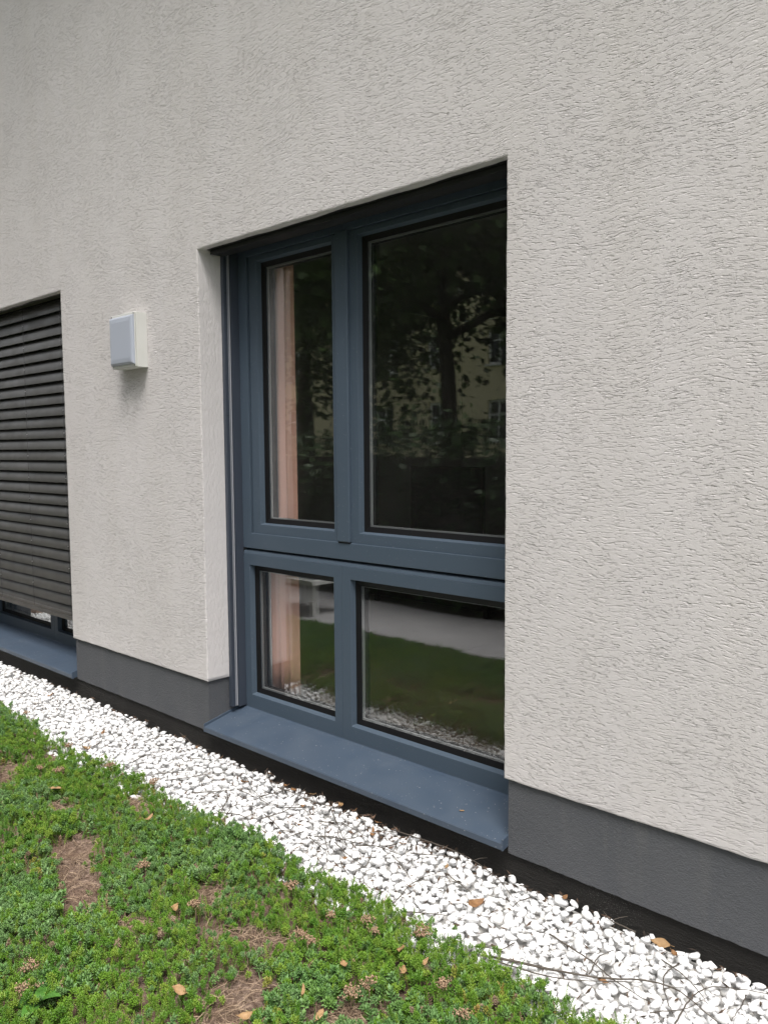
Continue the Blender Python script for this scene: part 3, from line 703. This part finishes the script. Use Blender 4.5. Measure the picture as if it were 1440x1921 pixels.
def rotm(p):
    return np.array(Matrix.Rotation(p[6], 3, 'Z') @ Matrix.Rotation(p[7], 3, 'X') @ Matrix.Rotation(p[8], 3, 'Y'))
for i in vis[:300]:
    p = peb[i]; o = bpy.data.objects.new('pebble', pm_[p[9]]); COL.objects.link(o); o.parent = gb
    o.matrix_local = Matrix.Translation(p[:3]) @ Matrix(rotm(p).tolist()).to_4x4() @ Matrix.Diagonal((p[3], p[4], p[5], 1))
VV = []; FF = []; off = 0
for i in vis[300:]:
    p = peb[i]; near = p[0] > -2.9 and p[0] < 0.4
    S, Fc = (SH[p[9]][0], F2b) if near else (SH[p[9]][1], F1)
    VV.append((S * np.array(p[3:6])) @ rotm(p).T + np.array(p[:3])); FF.append(Fc + off); off += len(S)
o = fast_mesh('white_pebbles', np.concatenate(VV), np.concatenate(FF), 'pebble_white', gb); o['kind'] = 'stuff'
def gz(x, y):
    i = min(nx - 1, max(0, int((x - gx0) / cs))); j = min(ny - 1, max(0, int((y - gy0) / cs)))
    return float(H[max(0, j - 2):j + 3, max(0, i - 2):i + 3].max())
def gzm(x, y):
    i = min(nx - 1, max(0, int((x - gx0) / cs))); j = min(ny - 1, max(0, int((y - gy0) / cs)))
    return float(H[j, i])

# ------------------------------------------------------------------ planting bed
segs = [((-2.76, -0.90), (-2.38, -1.07), 0.085), ((-2.13, -0.74), (-2.08, -0.77), 0.055), ((-1.93, -0.88), (-1.74, -0.77), 0.065), ((-1.66, -0.98), (-1.58, -1.16), 0.10),
        ((-2.92, -0.57), (-2.80, -0.60), 0.05), ((-3.16, -0.80), (-2.97, -0.80), 0.05), ((-2.20, -1.0), (-2.14, -1.04), 0.03), ((-1.42, -0.90), (-1.36, -0.80), 0.04), ((-3.7, -0.75), (-3.5, -0.85), 0.06)]
def bare(x, y):
    d = np.full_like(x, 9.0)
    for (ax_, ay), (bx, by), r in segs:
        vx, vy = bx - ax_, by - ay; t = np.clip(((x - ax_) * vx + (y - ay) * vy) / (vx * vx + vy * vy), 0, 1)
        d = np.minimum(d, np.hypot(x - ax_ - vx * t, y - ay - vy * t) / r)
    d = d + (vnoise(x, y, 28, 3) - 0.5) * 0.9 + (vnoise(x, y, 70, 8) - 0.5) * 0.5
    d = np.minimum(d, 0.55 + np.abs(vnoise(x, y, 7, 77) * 0.6 + vnoise(x, y, 19, 78) * 0.4 - 0.16) * 7)
    return d + 0.13                # < 1 is bare
def soil_z(x, y): return -0.022 + 0.035 * vnoise(x, y, 3.2, 9) + 0.012 * vnoise(x, y, 11, 4)
def edge(x): return -0.455 - 0.05 * (vnoise(x, x * 0 + 1.3, 2.2, 5) - 0.5) - 0.035 * (vnoise(x, x * 0 + 7.3, 9, 6) - 0.5)
gx = np.arange(-8.0, 2.2, 0.03); gy = np.arange(-1.9, -0.43, 0.03); GX, GY = np.meshgrid(gx, gy); GZ = soil_z(GX, GY)
GZ[-2:, :] = -0.03
V = np.stack([GX, GY, GZ], 2).reshape(-1, 3); nxx = len(gx); ii = np.arange(len(gy) - 1)[:, None] * nxx + np.arange(nxx - 1)[None, :]; ii = ii.ravel()
bed = fast_mesh('planting_bed', V, np.stack([ii, ii + 1, ii + nxx + 1, ii + nxx], 1), 'soil'); tag(bed, kind='structure')

def shoot(kind, seed):
    rs = np.random.RandomState(seed); V = []; Fq = []
    def leaf(base, d, up, L, wd, th):
        d = d / np.linalg.norm(d); s = np.cross(d, up); s /= (np.linalg.norm(s) + 1e-9); n = np.cross(s, d); i = len(V)
        V.extend([base, base + d * L * 0.45 + s * wd, base + d * L * 0.5 + n * th, base + d * L * 0.45 - s * wd, base + d * L * 0.5 - n * th * 0.8, base + d * L + n * th * 0.4])
        Fq.extend([[i, i + 1, i + 2], [i, i + 2, i + 3], [i, i + 3, i + 4], [i, i + 4, i + 1], [i + 5, i + 2, i + 1], [i + 5, i + 3, i + 2], [i + 5, i + 4, i + 3], [i + 5, i + 1, i + 4]])
    up = np.array([0, 0, 1.0]); hgt = 1.0; bend = rs.normal(size=2) * 0.14
    def axis(t): return np.array([bend[0] * t * t, bend[1] * t * t, t * hgt])
    if kind == 'needle':
        n = 30
        for i in range(n):
            t = 0.30 + 0.70 * i / (n - 1); a = i * 2.399 + rs.uniform(-0.2, 0.2); el = 0.15 + 1.0 * (i / n) ** 1.6
            d = np.array([math.cos(a) * math.cos(el), math.sin(a) * math.cos(el), math.sin(el)]); leaf(axis(t), d, up, 0.17 * rs.uniform(0.8, 1.2) * (1.15 - 0.35 * t), 0.025, 0.02)
    elif kind == 'tuft':
        for br in range(5):
            a0 = br * 1.257 + rs.uniform(-0.3, 0.3); o0 = axis(0.72) + np.array([math.cos(a0), math.sin(a0), 0]) * 0.14 + up * rs.uniform(-0.06, 0.06)
            for i in range(9):
                a = i * 2.399; el = 0.1 + 1.15 * i / 9
                d = np.array([math.cos(a) * math.cos(el), math.sin(a) * math.cos(el), math.sin(el)]); leaf(o0 + up * 0.012 * i, d, up, 0.15 * rs.uniform(0.8, 1.2), 0.036, 0.022)
        for i in range(8):
            a = i * 2.399; el = 0.2 + 1.1 * i / 8
            d = np.array([math.cos(a) * math.cos(el), math.sin(a) * math.cos(el), math.sin(el)]); leaf(axis(0.85) + up * 0.012 * i, d, up, 0.16, 0.038, 0.022)
    else:
        for i in range(13):
            a = i * 2.399; el = 0.1 + 1.0 * i / 13; t = 0.6 + 0.4 * i / 13
            d = np.array([math.cos(a) * math.cos(el), math.sin(a) * math.cos(el), math.sin(el)]); leaf(axis(t), d, up, 0.26 * rs.uniform(0.8, 1.15), 0.085, 0.03)
    s = 0.016; i = len(V); ax2 = [axis(0) - np.array([0, 0, 0.9]), axis(0.3), axis(0.9)]
    for p in ax2: V.extend([p + np.array([s, 0, 0]), p + np.array([-s / 2, s, 0]), p + np.array([-s / 2, -s, 0])])
    for k in range(2):
        for j in range(3):
            a, b = i + k * 3 + j, i + k * 3 + (j + 1) % 3; Fq.append([a, b, b + 3]); Fq.append([a, b + 3, a + 3])
    return np.array(V), Fq
def proto_collection(name, specs):
    c = bpy.data.collections.new(name)
    for k, (kind, m, seed) in enumerate(specs):
        V, Fq = shoot(kind, seed); me = bpy.data.meshes.new(name); me.from_pydata(V.tolist(), [], Fq); me.materials.append(MATS[m])
        c.objects.link(bpy.data.objects.new('%s_%02d' % (name, k), me))
    return c
def scatter(name, P, rot, scl, idx, coll):
    me = bpy.data.meshes.new(name); me.vertices.add(len(P)); me.vertices.foreach_set('co', P.astype(np.float32).ravel())
    a = me.attributes.new('rot', 'FLOAT_VECTOR', 'POINT'); a.data.foreach_set('vector', rot.astype(np.float32).ravel())
    a = me.attributes.new('scl', 'FLOAT_VECTOR', 'POINT'); a.data.foreach_set('vector', scl.astype(np.float32).ravel())
    a = me.attributes.new('idx', 'INT', 'POINT'); a.data.foreach_set('value', idx.astype(np.int32))
    o = bpy.data.objects.new(name, me); COL.objects.link(o)
    ng = bpy.data.node_groups.new(name, 'GeometryNodeTree')
    ng.interface.new_socket('Geometry', in_out='INPUT', socket_type='NodeSocketGeometry'); ng.interface.new_socket('Geometry', in_out='OUTPUT', socket_type='NodeSocketGeometry')
    N = ng.nodes.new; L = ng.links.new
    gi, go = N('NodeGroupInput'), N('NodeGroupOutput'); ip = N('GeometryNodeInstanceOnPoints'); ci = N('GeometryNodeCollectionInfo')
    ci.inputs[0].default_value = coll; ci.inputs['Separate Children'].default_value = True; ci.inputs['Reset Children'].default_value = True
    def na(nm, t):
        k = N('GeometryNodeInputNamedAttribute'); k.data_type = t; k.inputs['Name'].default_value = nm; return k.outputs['Attribute']
    er = N('FunctionNodeEulerToRotation'); L(na('rot', 'FLOAT_VECTOR'), er.inputs[0])
    L(gi.outputs[0], ip.inputs['Points']); L(ci.outputs[0], ip.inputs['Instance']); ip.inputs['Pick Instance'].default_value = True
    L(na('idx', 'INT'), ip.inputs['Instance Index']); L(er.outputs[0], ip.inputs['Rotation']); L(na('scl', 'FLOAT_VECTOR'), ip.inputs['Scale'])
    L(ip.outputs[0], go.inputs[0]); md = o.modifiers.new('scatter', 'NODES'); md.node_group = ng
    return o
def cover(name, coll, kinds, density, seed, maskf, h0, h1, label, cat, spread=1.0):
    rs = np.random.RandomState(seed); xa, xb, ya, yb = -6.6, 0.9, -1.62, -0.39
    n = int((xb - xa) * (yb - ya) * density); x = rs.uniform(xa, xb, n); y = rs.uniform(ya, yb, n)
    far_ = np.clip((-x - 4.0) / 3.0, 0, 0.6); e = edge(x)
    hb = vnoise(x, y, 6, 21) * 0.6 + vnoise(x, y, 17, 22) * 0.4
    k = (y < e) & (rs.rand(n) > far_) & (rs.rand(n) < maskf(x, y)) & (rs.rand(n) < np.clip((bare(x, y) - 0.80) * 2.2, 0.0, 1)) 
    x, y, hb, e = x[k], y[k], hb[k], e[k]; n = len(x)
    h = (h0 + (h1 - h0) * hb) * rs.uniform(0.55, 1.28, n) * np.clip(0.55 + (bare(x, y) - 0.9) * 0.9, 0.5, 1)
    tilt = rs.normal(size=(n, 2)) * 0.24; ed = np.exp(-((e - y) / 0.05)); tilt[:, 0] += -0.35 * ed * -1.0 * -1.0
    rot = np.stack([tilt[:, 0], tilt[:, 1], rs.uniform(0, 6.28, n)], 1)
    wd = rs.uniform(0.75, 1.4, n) * (0.036 + 0.018 * vnoise(x, y, 4.5, 61)) ; scl = np.stack([wd * spread, wd * spread, wd * spread], 1)
    P = np.stack([x, y, soil_z(x, y) + np.maximum(h - 1.05 * wd * spread, -0.022)], 1)
    return tag(scatter(name, P, rot, scl, rs.randint(0, kinds, n), coll), label, cat, kind='stuff')
cg = proto_collection('green_shoot', [('needle', 'sedum_green', 1), ('needle', 'sedum_green', 2), ('needle', 'sedum_green', 3), ('tuft', 'sedum_green', 4), ('tuft', 'sedum_green', 6)])
cbq = proto_collection('blue_shoot', [('tuft', 'sedum_blue', 11), ('tuft', 'sedum_blue', 12), ('rosette', 'sedum_blue', 13), ('tuft', 'sedum_blue', 15)])
cy = proto_collection('yellow_shoot', [('tuft', 'sedum_yellow', 21), ('rosette', 'sedum_yellow', 22), ('needle', 'sedum_yellow', 23)])
def blue_mask(x, y):
    m = vnoise(x, y, 3.4, 31) * 0.65 + vnoise(x, y, 9, 32) * 0.35
    return np.clip((m - 0.42) * 2.6 + np.clip((-y - 0.95) * 1.5, 0, 0.75), 0.04, 1)
def yel_mask(x, y):
    m = vnoise(x, y, 5, 41) * 0.5 + vnoise(x, y, 15, 42) * 0.5; sp = np.exp(-(((x + 2.17) / 0.13) ** 2 + ((y + 1.06) / 0.07) ** 2))
    ring_ = np.exp(-((bare(x, y) - 1.25) / 0.3) ** 2) * 0.5
    return np.clip((m - 0.68) * 5 + sp * 1.4 + ring_, 0, 1)
cover('green_sedum', cg, 5, 4700, 51, lambda x, y: np.clip(1.0 - 0.66 * blue_mask(x, y), 0.1, 1), 0.048, 0.085, 'bright green needle-leaved sedum carpet beside the white pebbles', 'ground cover')
cover('blue_sedum', cbq, 4, 3600, 52, blue_mask, 0.050, 0.078, 'blue-green tufted sedum clumps in the planting bed', 'ground cover', 1.15)
cover('yellow_sedum', cy, 3, 1700, 53, yel_mask, 0.038, 0.062, 'yellowish green sedum shoots around the bare soil patches', 'ground cover')
cdry = proto_collection('dry_shoot', [('needle', 'straw', 71), ('tuft', 'straw', 72), ('needle', 'seed_head', 73)])
cover('withered_sedum', cdry, 3, 620, 54, lambda x, y: np.clip(vnoise(x, y, 8, 91) * 1.6 - 0.3, 0.1, 1), 0.030, 0.074, 'withered brown sedum shoots scattered through the green carpet', 'ground cover')

# dry straw on the bare patches
rs = np.random.RandomState(61); mb = MB(); made = 0
while made < 1900:
    (a_, b_, r) = segs[rs.randint(len(segs))]; t = rs.rand(); x = a_[0] + (b_[0] - a_[0]) * t + rs.normal() * r * 0.6; y = a_[1] + (b_[1] - a_[1]) * t + rs.normal() * r * 0.6
    if y > -0.5: continue
    z = float(soil_z(np.array([x]), np.array([y]))[0]); a = rs.uniform(0, 2 * PI); L = rs.uniform(0.02, 0.085); cv = rs.normal() * 0.6; pts = []
    lift = rs.uniform(0.004, 0.022)
    for k in range(4):
        s = k / 3; pts.append((x + math.cos(a + cv * s) * L * s, y + math.sin(a + cv * s) * L * s, z + lift + 0.012 * math.sin(s * 3.0) * rs.rand()))
    mb.tube(pts, rs.uniform(0.0005, 0.0010), 3, False); made += 1
tag(mb.build('dry_straw', 'straw', None, False, recalc=False), 'tangled dry straw on the bare soil patches', 'straw', kind='stuff')
# dark plant bits caught between the pebbles
mb = MB()
for k in range(3200):
    x = rs.uniform(-5.4, 0.2); y = rs.uniform(-0.44, 0.012)
    if rs.rand() < 0.35: y = 0.012 - abs(rs.normal()) * 0.035
    if rs.rand() < 0.3: x = rs.normal() * 0.45 - 2.2
    z = gzm(x, y); a = rs.uniform(0, 2 * PI); L = rs.uniform(0.010, 0.034)
    d = Vector((math.cos(a), math.sin(a), rs.normal() * 0.4)); p = Vector((x, y, z + 0.004)); s = Vector((-d.y, d.x, 0.3 * rs.normal())) * rs.uniform(0.06, 0.2)
    mb.quad(tuple(p - d * L / 2), tuple(p + s * L), tuple(p + d * L / 2 + Vector((0, 0, 0.002))), tuple(p - s * L * 0.6 + Vector((0, 0, 0.002))))
tag(mb.build('plant_debris', 'debris_dark', None, False, recalc=False), 'dark dry plant fragments caught between the white pebbles', 'debris', kind='stuff')

# ------------------------------------------------------------------ twigs, leaves, seed heads
TW0 = [[(-2.953, -0.262), (-2.876, -0.147), (-2.756, -0.048)], [(-2.816, -0.354), (-2.703, -0.218)], [(-2.532, -0.384), (-2.572, -0.337), (-2.598, -0.302)], [(-2.579, -0.388), (-2.455, -0.352), (-2.244, -0.466)], [(-2.764, -0.109), (-2.602, -0.184), (-2.458, -0.203), (-2.377, -0.13)], [(-2.423, -0.286), (-2.265, -0.322), (-2.195, -0.343)], [(-2.406, -0.043), (-2.258, -0.138)], [(-2.261, -0.078), (-1.999, -0.247)], [(-2.159, -0.283), (-2.064, -0.305), (-1.994, -0.344)], [(-1.933, -0.338), (-1.844, -0.375)], [(-1.817, -0.351), (-1.758, -0.386), (-1.693, -0.392)], [(-1.951, -0.04), (-1.7, -0.014), (-1.507, -0.049), (-1.32, -0.156)], [(-1.802, -0.121), (-1.652, -0.036)], [(-1.621, -0.408), (-1.662, -0.256), (-1.641, -0.169)], [(-1.573, -0.411), (-1.46, -0.341)], [(-1.621, -0.151), (-1.485, -0.183)], [(-1.249, -0.421), (-1.004, -0.314), (-0.83, -0.2), (-0.682, -0.242)], [(-1.235, -0.422), (-1.054, -0.368), (-0.888, -0.238)], [(-1.227, -0.408), (-1.031, -0.324), (-0.944, -0.28)], [(-1.18, -0.215), (-1.043, -0.242), (-0.946, -0.276), (-0.835, -0.288)], [(-1.004, -0.299), (-1.016, -0.233), (-0.999, -0.17)], [(-0.838, -0.104), (-0.844, -0.184), (-0.808, -0.251), (-0.765, -0.304)], [(-0.756, -0.324), (-0.761, -0.194), (-0.723, -0.112), (-0.617, -0.064)], [(-0.662, -0.09), (-0.654, -0.152), (-0.653, -0.231)], [(-1.182, -0.46), (-1.103, -0.476), (-1.06, -0.492)], [(-3.45, 0.0), (-3.259, -0.041), (-3.143, -0.03)], [(-3.631, -0.372), (-3.669, -0.31), (-3.839, -0.205)], [(-3.301, -0.347), (-3.333, -0.244), (-3.266, -0.229)], [(-3.107, -0.353), (-2.985, -0.268)], [(-2.991, -0.372), (-2.911, -0.179)], [(-4.498, -0.261), (-4.41, -0.209)], [(-2.576, -0.09), (-2.328, -0.073)], [(-2.455, -0.12), (-2.495, 0.0)], [(-2.225, -0.169), (-2.147, -0.129), (-1.997, -0.137)]]
trs = np.random.RandomState(404)
TW = list(TW0)
for k in range(34):
    if k < 24: x, y = trs.uniform(-2.75, -1.75), trs.uniform(-0.33, -0.02)
    elif k < 30: x, y = trs.uniform(-1.4, -0.5), trs.uniform(-0.35, -0.04)
    else: x, y = trs.uniform(-4.2, -2.9), trs.uniform(-0.33, -0.04)
    a = trs.normal() * 0.9 - 0.35; L = trs.uniform(0.07, 0.24); c = trs.normal() * 0.6; P_ = []
    for q in range(3): P_.append((x + math.cos(a + c * q / 2) * L * q / 2, min(0.0, max(-0.43, y + math.sin(a + c * q / 2) * L * q / 2))))
    TW.append(P_)
def catmull(P, n):
    P = [Vector((*p, 0)) for p in P]; P = [P[0] * 2 - P[1]] + P + [P[-1] * 2 - P[-2]]; out = []
    for i in range(1, len(P) - 2):
        for k in range(n):
            t = k / n; a, b, c, d = P[i - 1:i + 3]
            out.append(0.5 * ((2 * b) + (c - a) * t + (2 * a - 5 * b + 4 * c - d) * t * t + (3 * b - a - 3 * c + d) * t ** 3))
    out.append(P[-2]); return out
def zone(x, y):
    a = 'below the lowered blind' if x < -4.5 else 'under the wall lamp' if x < -3.3 else 'before the narrow window lights' if x < -2.45 else 'before the wide window lights' if x < -1.5 else 'before the right-hand plinth'
    b = 'near wall' if y > -0.09 else 'mid strip' if y > -0.27 else 'near sedum'
    return b + ', ' + a
SPECIAL = {16: 'longest dead stalk running across the pebbles from the sedum edge', 11: 'long thin twig lying along the wall below the large sill', 22: 'arched twig on the pebbles in the lower right corner'}
for i, t in enumerate(TW):
    pts = catmull(t, 8); zs = [gz(p.x, p.y) + 0.005 for p in pts]; zs = [max(zs[max(0, k - 3):k + 4]) for k in range(len(zs))]
    for _ in range(2): zs = [(zs[max(0, k - 1)] + zs[k] + zs[min(len(zs) - 1, k + 1)]) / 3 for k in range(len(zs))]
    pts = [(p.x + random.uniform(-1, 1) * 0.0015, p.y + random.uniform(-1, 1) * 0.0015, z + 0.002) for p, z in zip(pts, zs)]
    r0 = random.uniform(0.0016, 0.0026) * (1.35 if i in (16, 19, 22, 1) else 1.0); n = len(pts)
    mb = MB().tube(pts, [r0 * (1 - 0.6 * k / (n - 1)) for k in range(n)], 5)
    if random.random() < 0.4:
        p = Vector(pts[n // 2]); d = Vector((random.uniform(-1, 1), random.uniform(-1, 1), 0.15)).normalized() * 0.05; mb.tube([tuple(p), tuple(p + d * 0.5 + Vector((0, 0, 0.003))), tuple(p + d)], [r0 * 0.6, r0 * 0.5, r0 * 0.3], 4)
    o = mb.build('twig', 'twig_bark', None, True)
    tag(o, SPECIAL.get(i, ('long' if (Vector((*t[0], 0)) - Vector((*t[-1], 0))).length > 0.17 else 'short') + ' grey-brown twig on pebbles ' + zone(*t[len(t) // 2])), 'twig', 'twigs on the pebbles')
def leaf_obj(name, x, y, z, L, m, rot, curl, label, group, cat='leaf'):
    mb = MB(); n = 7; rws = []; wf_ = random.uniform(0.2, 0.33)
    for i in range(n + 1):
        t = i / n; wd = L * wf_ * random.uniform(0.85, 1.1) * math.sin(PI * (0.04 + 0.94 * t) ** 0.8) + L * 0.012; zz = curl * L * (4 * (t - 0.4) ** 2)
        rws.append([((t - 0.5) * L, s * wd, zz + abs(s) * wd * (0.3 + 0.6 * curl) + 0.05 * L * math.sin(7 * t + s * 2) + random.uniform(-1, 1) * 0.02 * L) for s in (-1, -0.5, 0, 0.5, 1)])
    mb.grid(rws); mb.tube([(-0.5 * L, 0, curl * L), (-0.72 * L, 0.03 * L, curl * L * 1.1)], 0.0009, 4)
    o = mb.build(name, m, None, True); s_ = o.modifiers.new('solid', 'SOLIDIFY'); s_.thickness = 0.0006
    o.location = (x, y, z); o.rotation_euler = rot; return tag(o, label, cat, group)
def szone(x, y):
    a = 'far left' if x < -3.0 else 'left of the large bare patch' if x < -2.5 else 'beside the large bare patch' if x < -2.0 else 'at the small bare patches' if x < -1.5 else 'towards the lower right'
    b = 'near the pebble edge' if y > -0.66 else 'in mid bed' if y > -0.85 else 'in the foreground'
    return b + ', ' + a
LG = [(-5.065, -0.178), (-4.644, -0.1), (-4.605, -0.135), (-3.782, -0.241), (-3.639, -0.409), (-3.4, -0.01), (-3.291, -0.012), (-2.735, -0.143), (-2.721, -0.015), (-2.593, -0.025), (-2.427, -0.022), (-2.366, -0.126), (-2.265, -0.336), (-2.124, -0.065), (-2.273, -0.01), (-2.032, -0.071), (-1.989, -0.117), (-1.655, -0.099), (-1.43, -0.244), (-1.66, -0.286), (-1.179, -0.477), (-0.927, -0.02), (-1.246, -0.012), (-0.868, -0.058), (-1.868, -0.089), (-0.965, -0.298), (-2.62, -0.01), (-2.52, -0.05), (-2.18, -0.02), (-2.3, -0.21), (-1.95, -0.3), (-2.06, -0.02)]
for i, (x, y) in enumerate(LG):
    big_ = i in (4, 7, 18, 20, 21); m = 'dead_leaf_orange' if i in (4, 10, 21, 17, 8, 14) else 'dead_leaf_brown'
    lab = {4: 'folded orange-brown leaf at the sedum edge under the wall lamp', 18: 'oval tan leaf lying alone on the pebbles right of the sill', 21: 'yellowish leaf wedged against the wall at the far right', 20: 'reddish brown leaf at the sedum edge near the stalk bundle'}.get(i)
    leaf_obj('fallen_leaf', x, y, gz(x, y) + 0.004, random.uniform(0.045, 0.06) if big_ else random.uniform(0.018, 0.034), m, (random.uniform(-0.5, 0.5), random.uniform(-0.4, 0.4), random.uniform(0, 6.28)), random.uniform(0.03, 0.32),
             lab or (('small curled orange leaf on pebbles ' if m == 'dead_leaf_orange' else 'small curled brown leaf on pebbles ') + zone(x, y)), 'fallen leaves on the pebbles')
LS = [(-3.051, -0.806), (-2.973, -0.8), (-2.636, -0.662), (-3.181, -0.767), (-1.876, -0.877), (-1.723, -1.126), (-1.343, -0.684), (-1.315, -0.63), (-1.411, -0.614), (-1.483, -0.766), (-1.491, -0.903), (-2.068, -0.921), (-2.472, -1.081), (-1.525, -1.065), (-1.395, -0.935)]
for i, (x, y) in enumerate(LS):
    bz = float(soil_z(np.array([x]), np.array([y]))[0]); b_ = float(bare(np.array([x]), np.array([y]))[0]); z = bz + (0.012 if b_ < 0.95 else 0.066)
    lab = {5: 'pointed orange leaf standing in the bare patch at the bottom', 4: 'flat orange leaf on the bare soil patch', 2: 'orange leaf in the sedum near the pebble edge', 12: 'pale tan leaf beside the largest bare soil patch'}.get(i)
    leaf_obj('fallen_leaf', x, y, z, random.uniform(0.026, 0.046), 'dead_leaf_orange', (random.uniform(-0.6, 0.6), random.uniform(-0.6, 0.3), random.uniform(0, 6.28)), random.uniform(0.03, 0.3), lab or ('tan leaf in the sedum ' + szone(x, y)), 'fallen leaves in the sedum')
HD = [(-3.449, -0.712), (-3.346, -0.677), (-3.219, -0.508), (-3.604, -0.503), (-4.188, -0.453), (-2.373, -0.839), (-1.888, -0.606), (-1.563, -0.588), (-1.531, -0.600), (-1.674, -0.633), (-1.41, -0.528), (-1.684, -0.751), (-1.629, -0.769), (-1.395, -0.832), (-1.212, -0.68), (-1.122, -0.73), (-2.099, -1.338), (-2.022, -1.385), (-2.013, -0.881), (-1.374, -0.785), (-2.922, -0.47)]
V0, F0 = ico(1)
for i, (x, y) in enumerate(HD):
    hrs = np.random.RandomState(100 + i); h = empty('seed_head', (x, y, float(soil_z(np.array([x]), np.array([y]))[0])))
    lab = ('wide' if hrs.rand() > 0.5 else 'small') + ' brown seed head ' + szone(x, y)
    if i == 7: lab = 'largest pinkish brown seed head near the pebble edge'
    if i == 16: lab = 'brown seed head in the lower left corner'
    tag(h, lab, 'seed head', 'dry seed heads in the sedum')
    st = MB(); VV = []; FF = []; off = 0; ht = hrs.uniform(0.072, 0.092); nb = hrs.randint(7, 13); rad = hrs.uniform(0.014, 0.025)
    st.tube([(0, 0, 0), (0.003, 0.002, ht * 0.6), (0, 0, ht * 0.85)], [0.0016, 0.0013, 0.001], 5)
    for b in range(nb):
        a = hrs.uniform(0, 6.28); rr = rad * math.sqrt(hrs.rand()); tx, ty, tz = rr * math.cos(a), rr * math.sin(a), ht - 0.25 * rr + hrs.normal() * 0.002
        st.tube([(0, 0, ht * 0.82), (tx * 0.6, ty * 0.6, ht * 0.93), (tx, ty, tz)], [0.0009, 0.0008, 0.0006], 4)
        for k in range(9):
            c = np.array([tx, ty, tz]) + hrs.normal(size=3) * np.array([0.0055, 0.0055, 0.003]); s = hrs.uniform(0.0013, 0.0027)
            VV.append(V0 * s * np.array([1, 1, 1.3]) * (1 + 0.3 * hrs.normal(size=(len(V0), 1))) + c); FF.append(F0 + off); off += len(V0)
    st.build('stalk', 'straw', h, True); fast_mesh('dry_flowers', np.concatenate(VV), np.concatenate(FF), 'seed_head', h, False)
weed = empty('broad_leaf_weed', (-1.985, -1.375, -0.012)); tag(weed, 'broad-leaved green weed growing out of the sedum in the lower left corner', 'weed')
for i, (a, L, el) in enumerate(((0.5, 0.08, 1.0), (2.3, 0.085, 0.5), (3.9, 0.08, 0.35), (5.3, 0.07, 0.6), (1.4, 0.065, 0.4))):
    mb = MB(); rws = []
    for k in range(9):
        t = k / 8; wd = 0.019 * math.sin(PI * min(1, 0.05 + 0.95 * t) ** 0.8) + 0.001; rr = L * t; el_ = el - 0.5 * t
        cx, cz = rr * math.cos(el_), 0.045 + rr * math.sin(el_)
        rws.append([(cx * math.cos(a) - s * wd * math.sin(a), cx * math.sin(a) + s * wd * math.cos(a), cz + abs(s) * wd * 0.35) for s in (-1, -0.5, 0, 0.5, 1)])
    mb.grid(rws).build('leaf', 'weed_leaf', weed, True)
leaf_obj('leaf_scrap', -1.706, 0.055, 0.1435, 0.016, 'dead_leaf_orange', (0.1, 0.0, 0.6), 0.05, 'tiny yellow leaf scrap lying on the large window sill', None)

# things that would share a label are told apart by their order from left to right
by = {}
for o in scene.objects:
    if o.parent is None and 'group' in o and o['group'] in ('twigs on the pebbles', 'fallen leaves on the pebbles', 'fallen leaves in the sedum', 'dry seed heads in the sedum'):
        by.setdefault(o['label'], []).append(o)
ORD = ['first', 'second', 'third', 'fourth', 'fifth', 'sixth', 'seventh', 'eighth', 'ninth', 'tenth', 'eleventh', 'twelfth', 'thirteenth', 'fourteenth']
def sx_(o):
    v = (o.location if o.location.length > 0 else sum((q.co for q in o.data.vertices), Vector()) / len(o.data.vertices)) - CAM
    return v.dot(r_) / v.dot(f_)
for lab, os_ in by.items():
    if len(os_) > 1:
        for k, o in enumerate(sorted(os_, key=sx_)): o['label'] = ORD[min(k, 13)] + ' from left, ' + lab
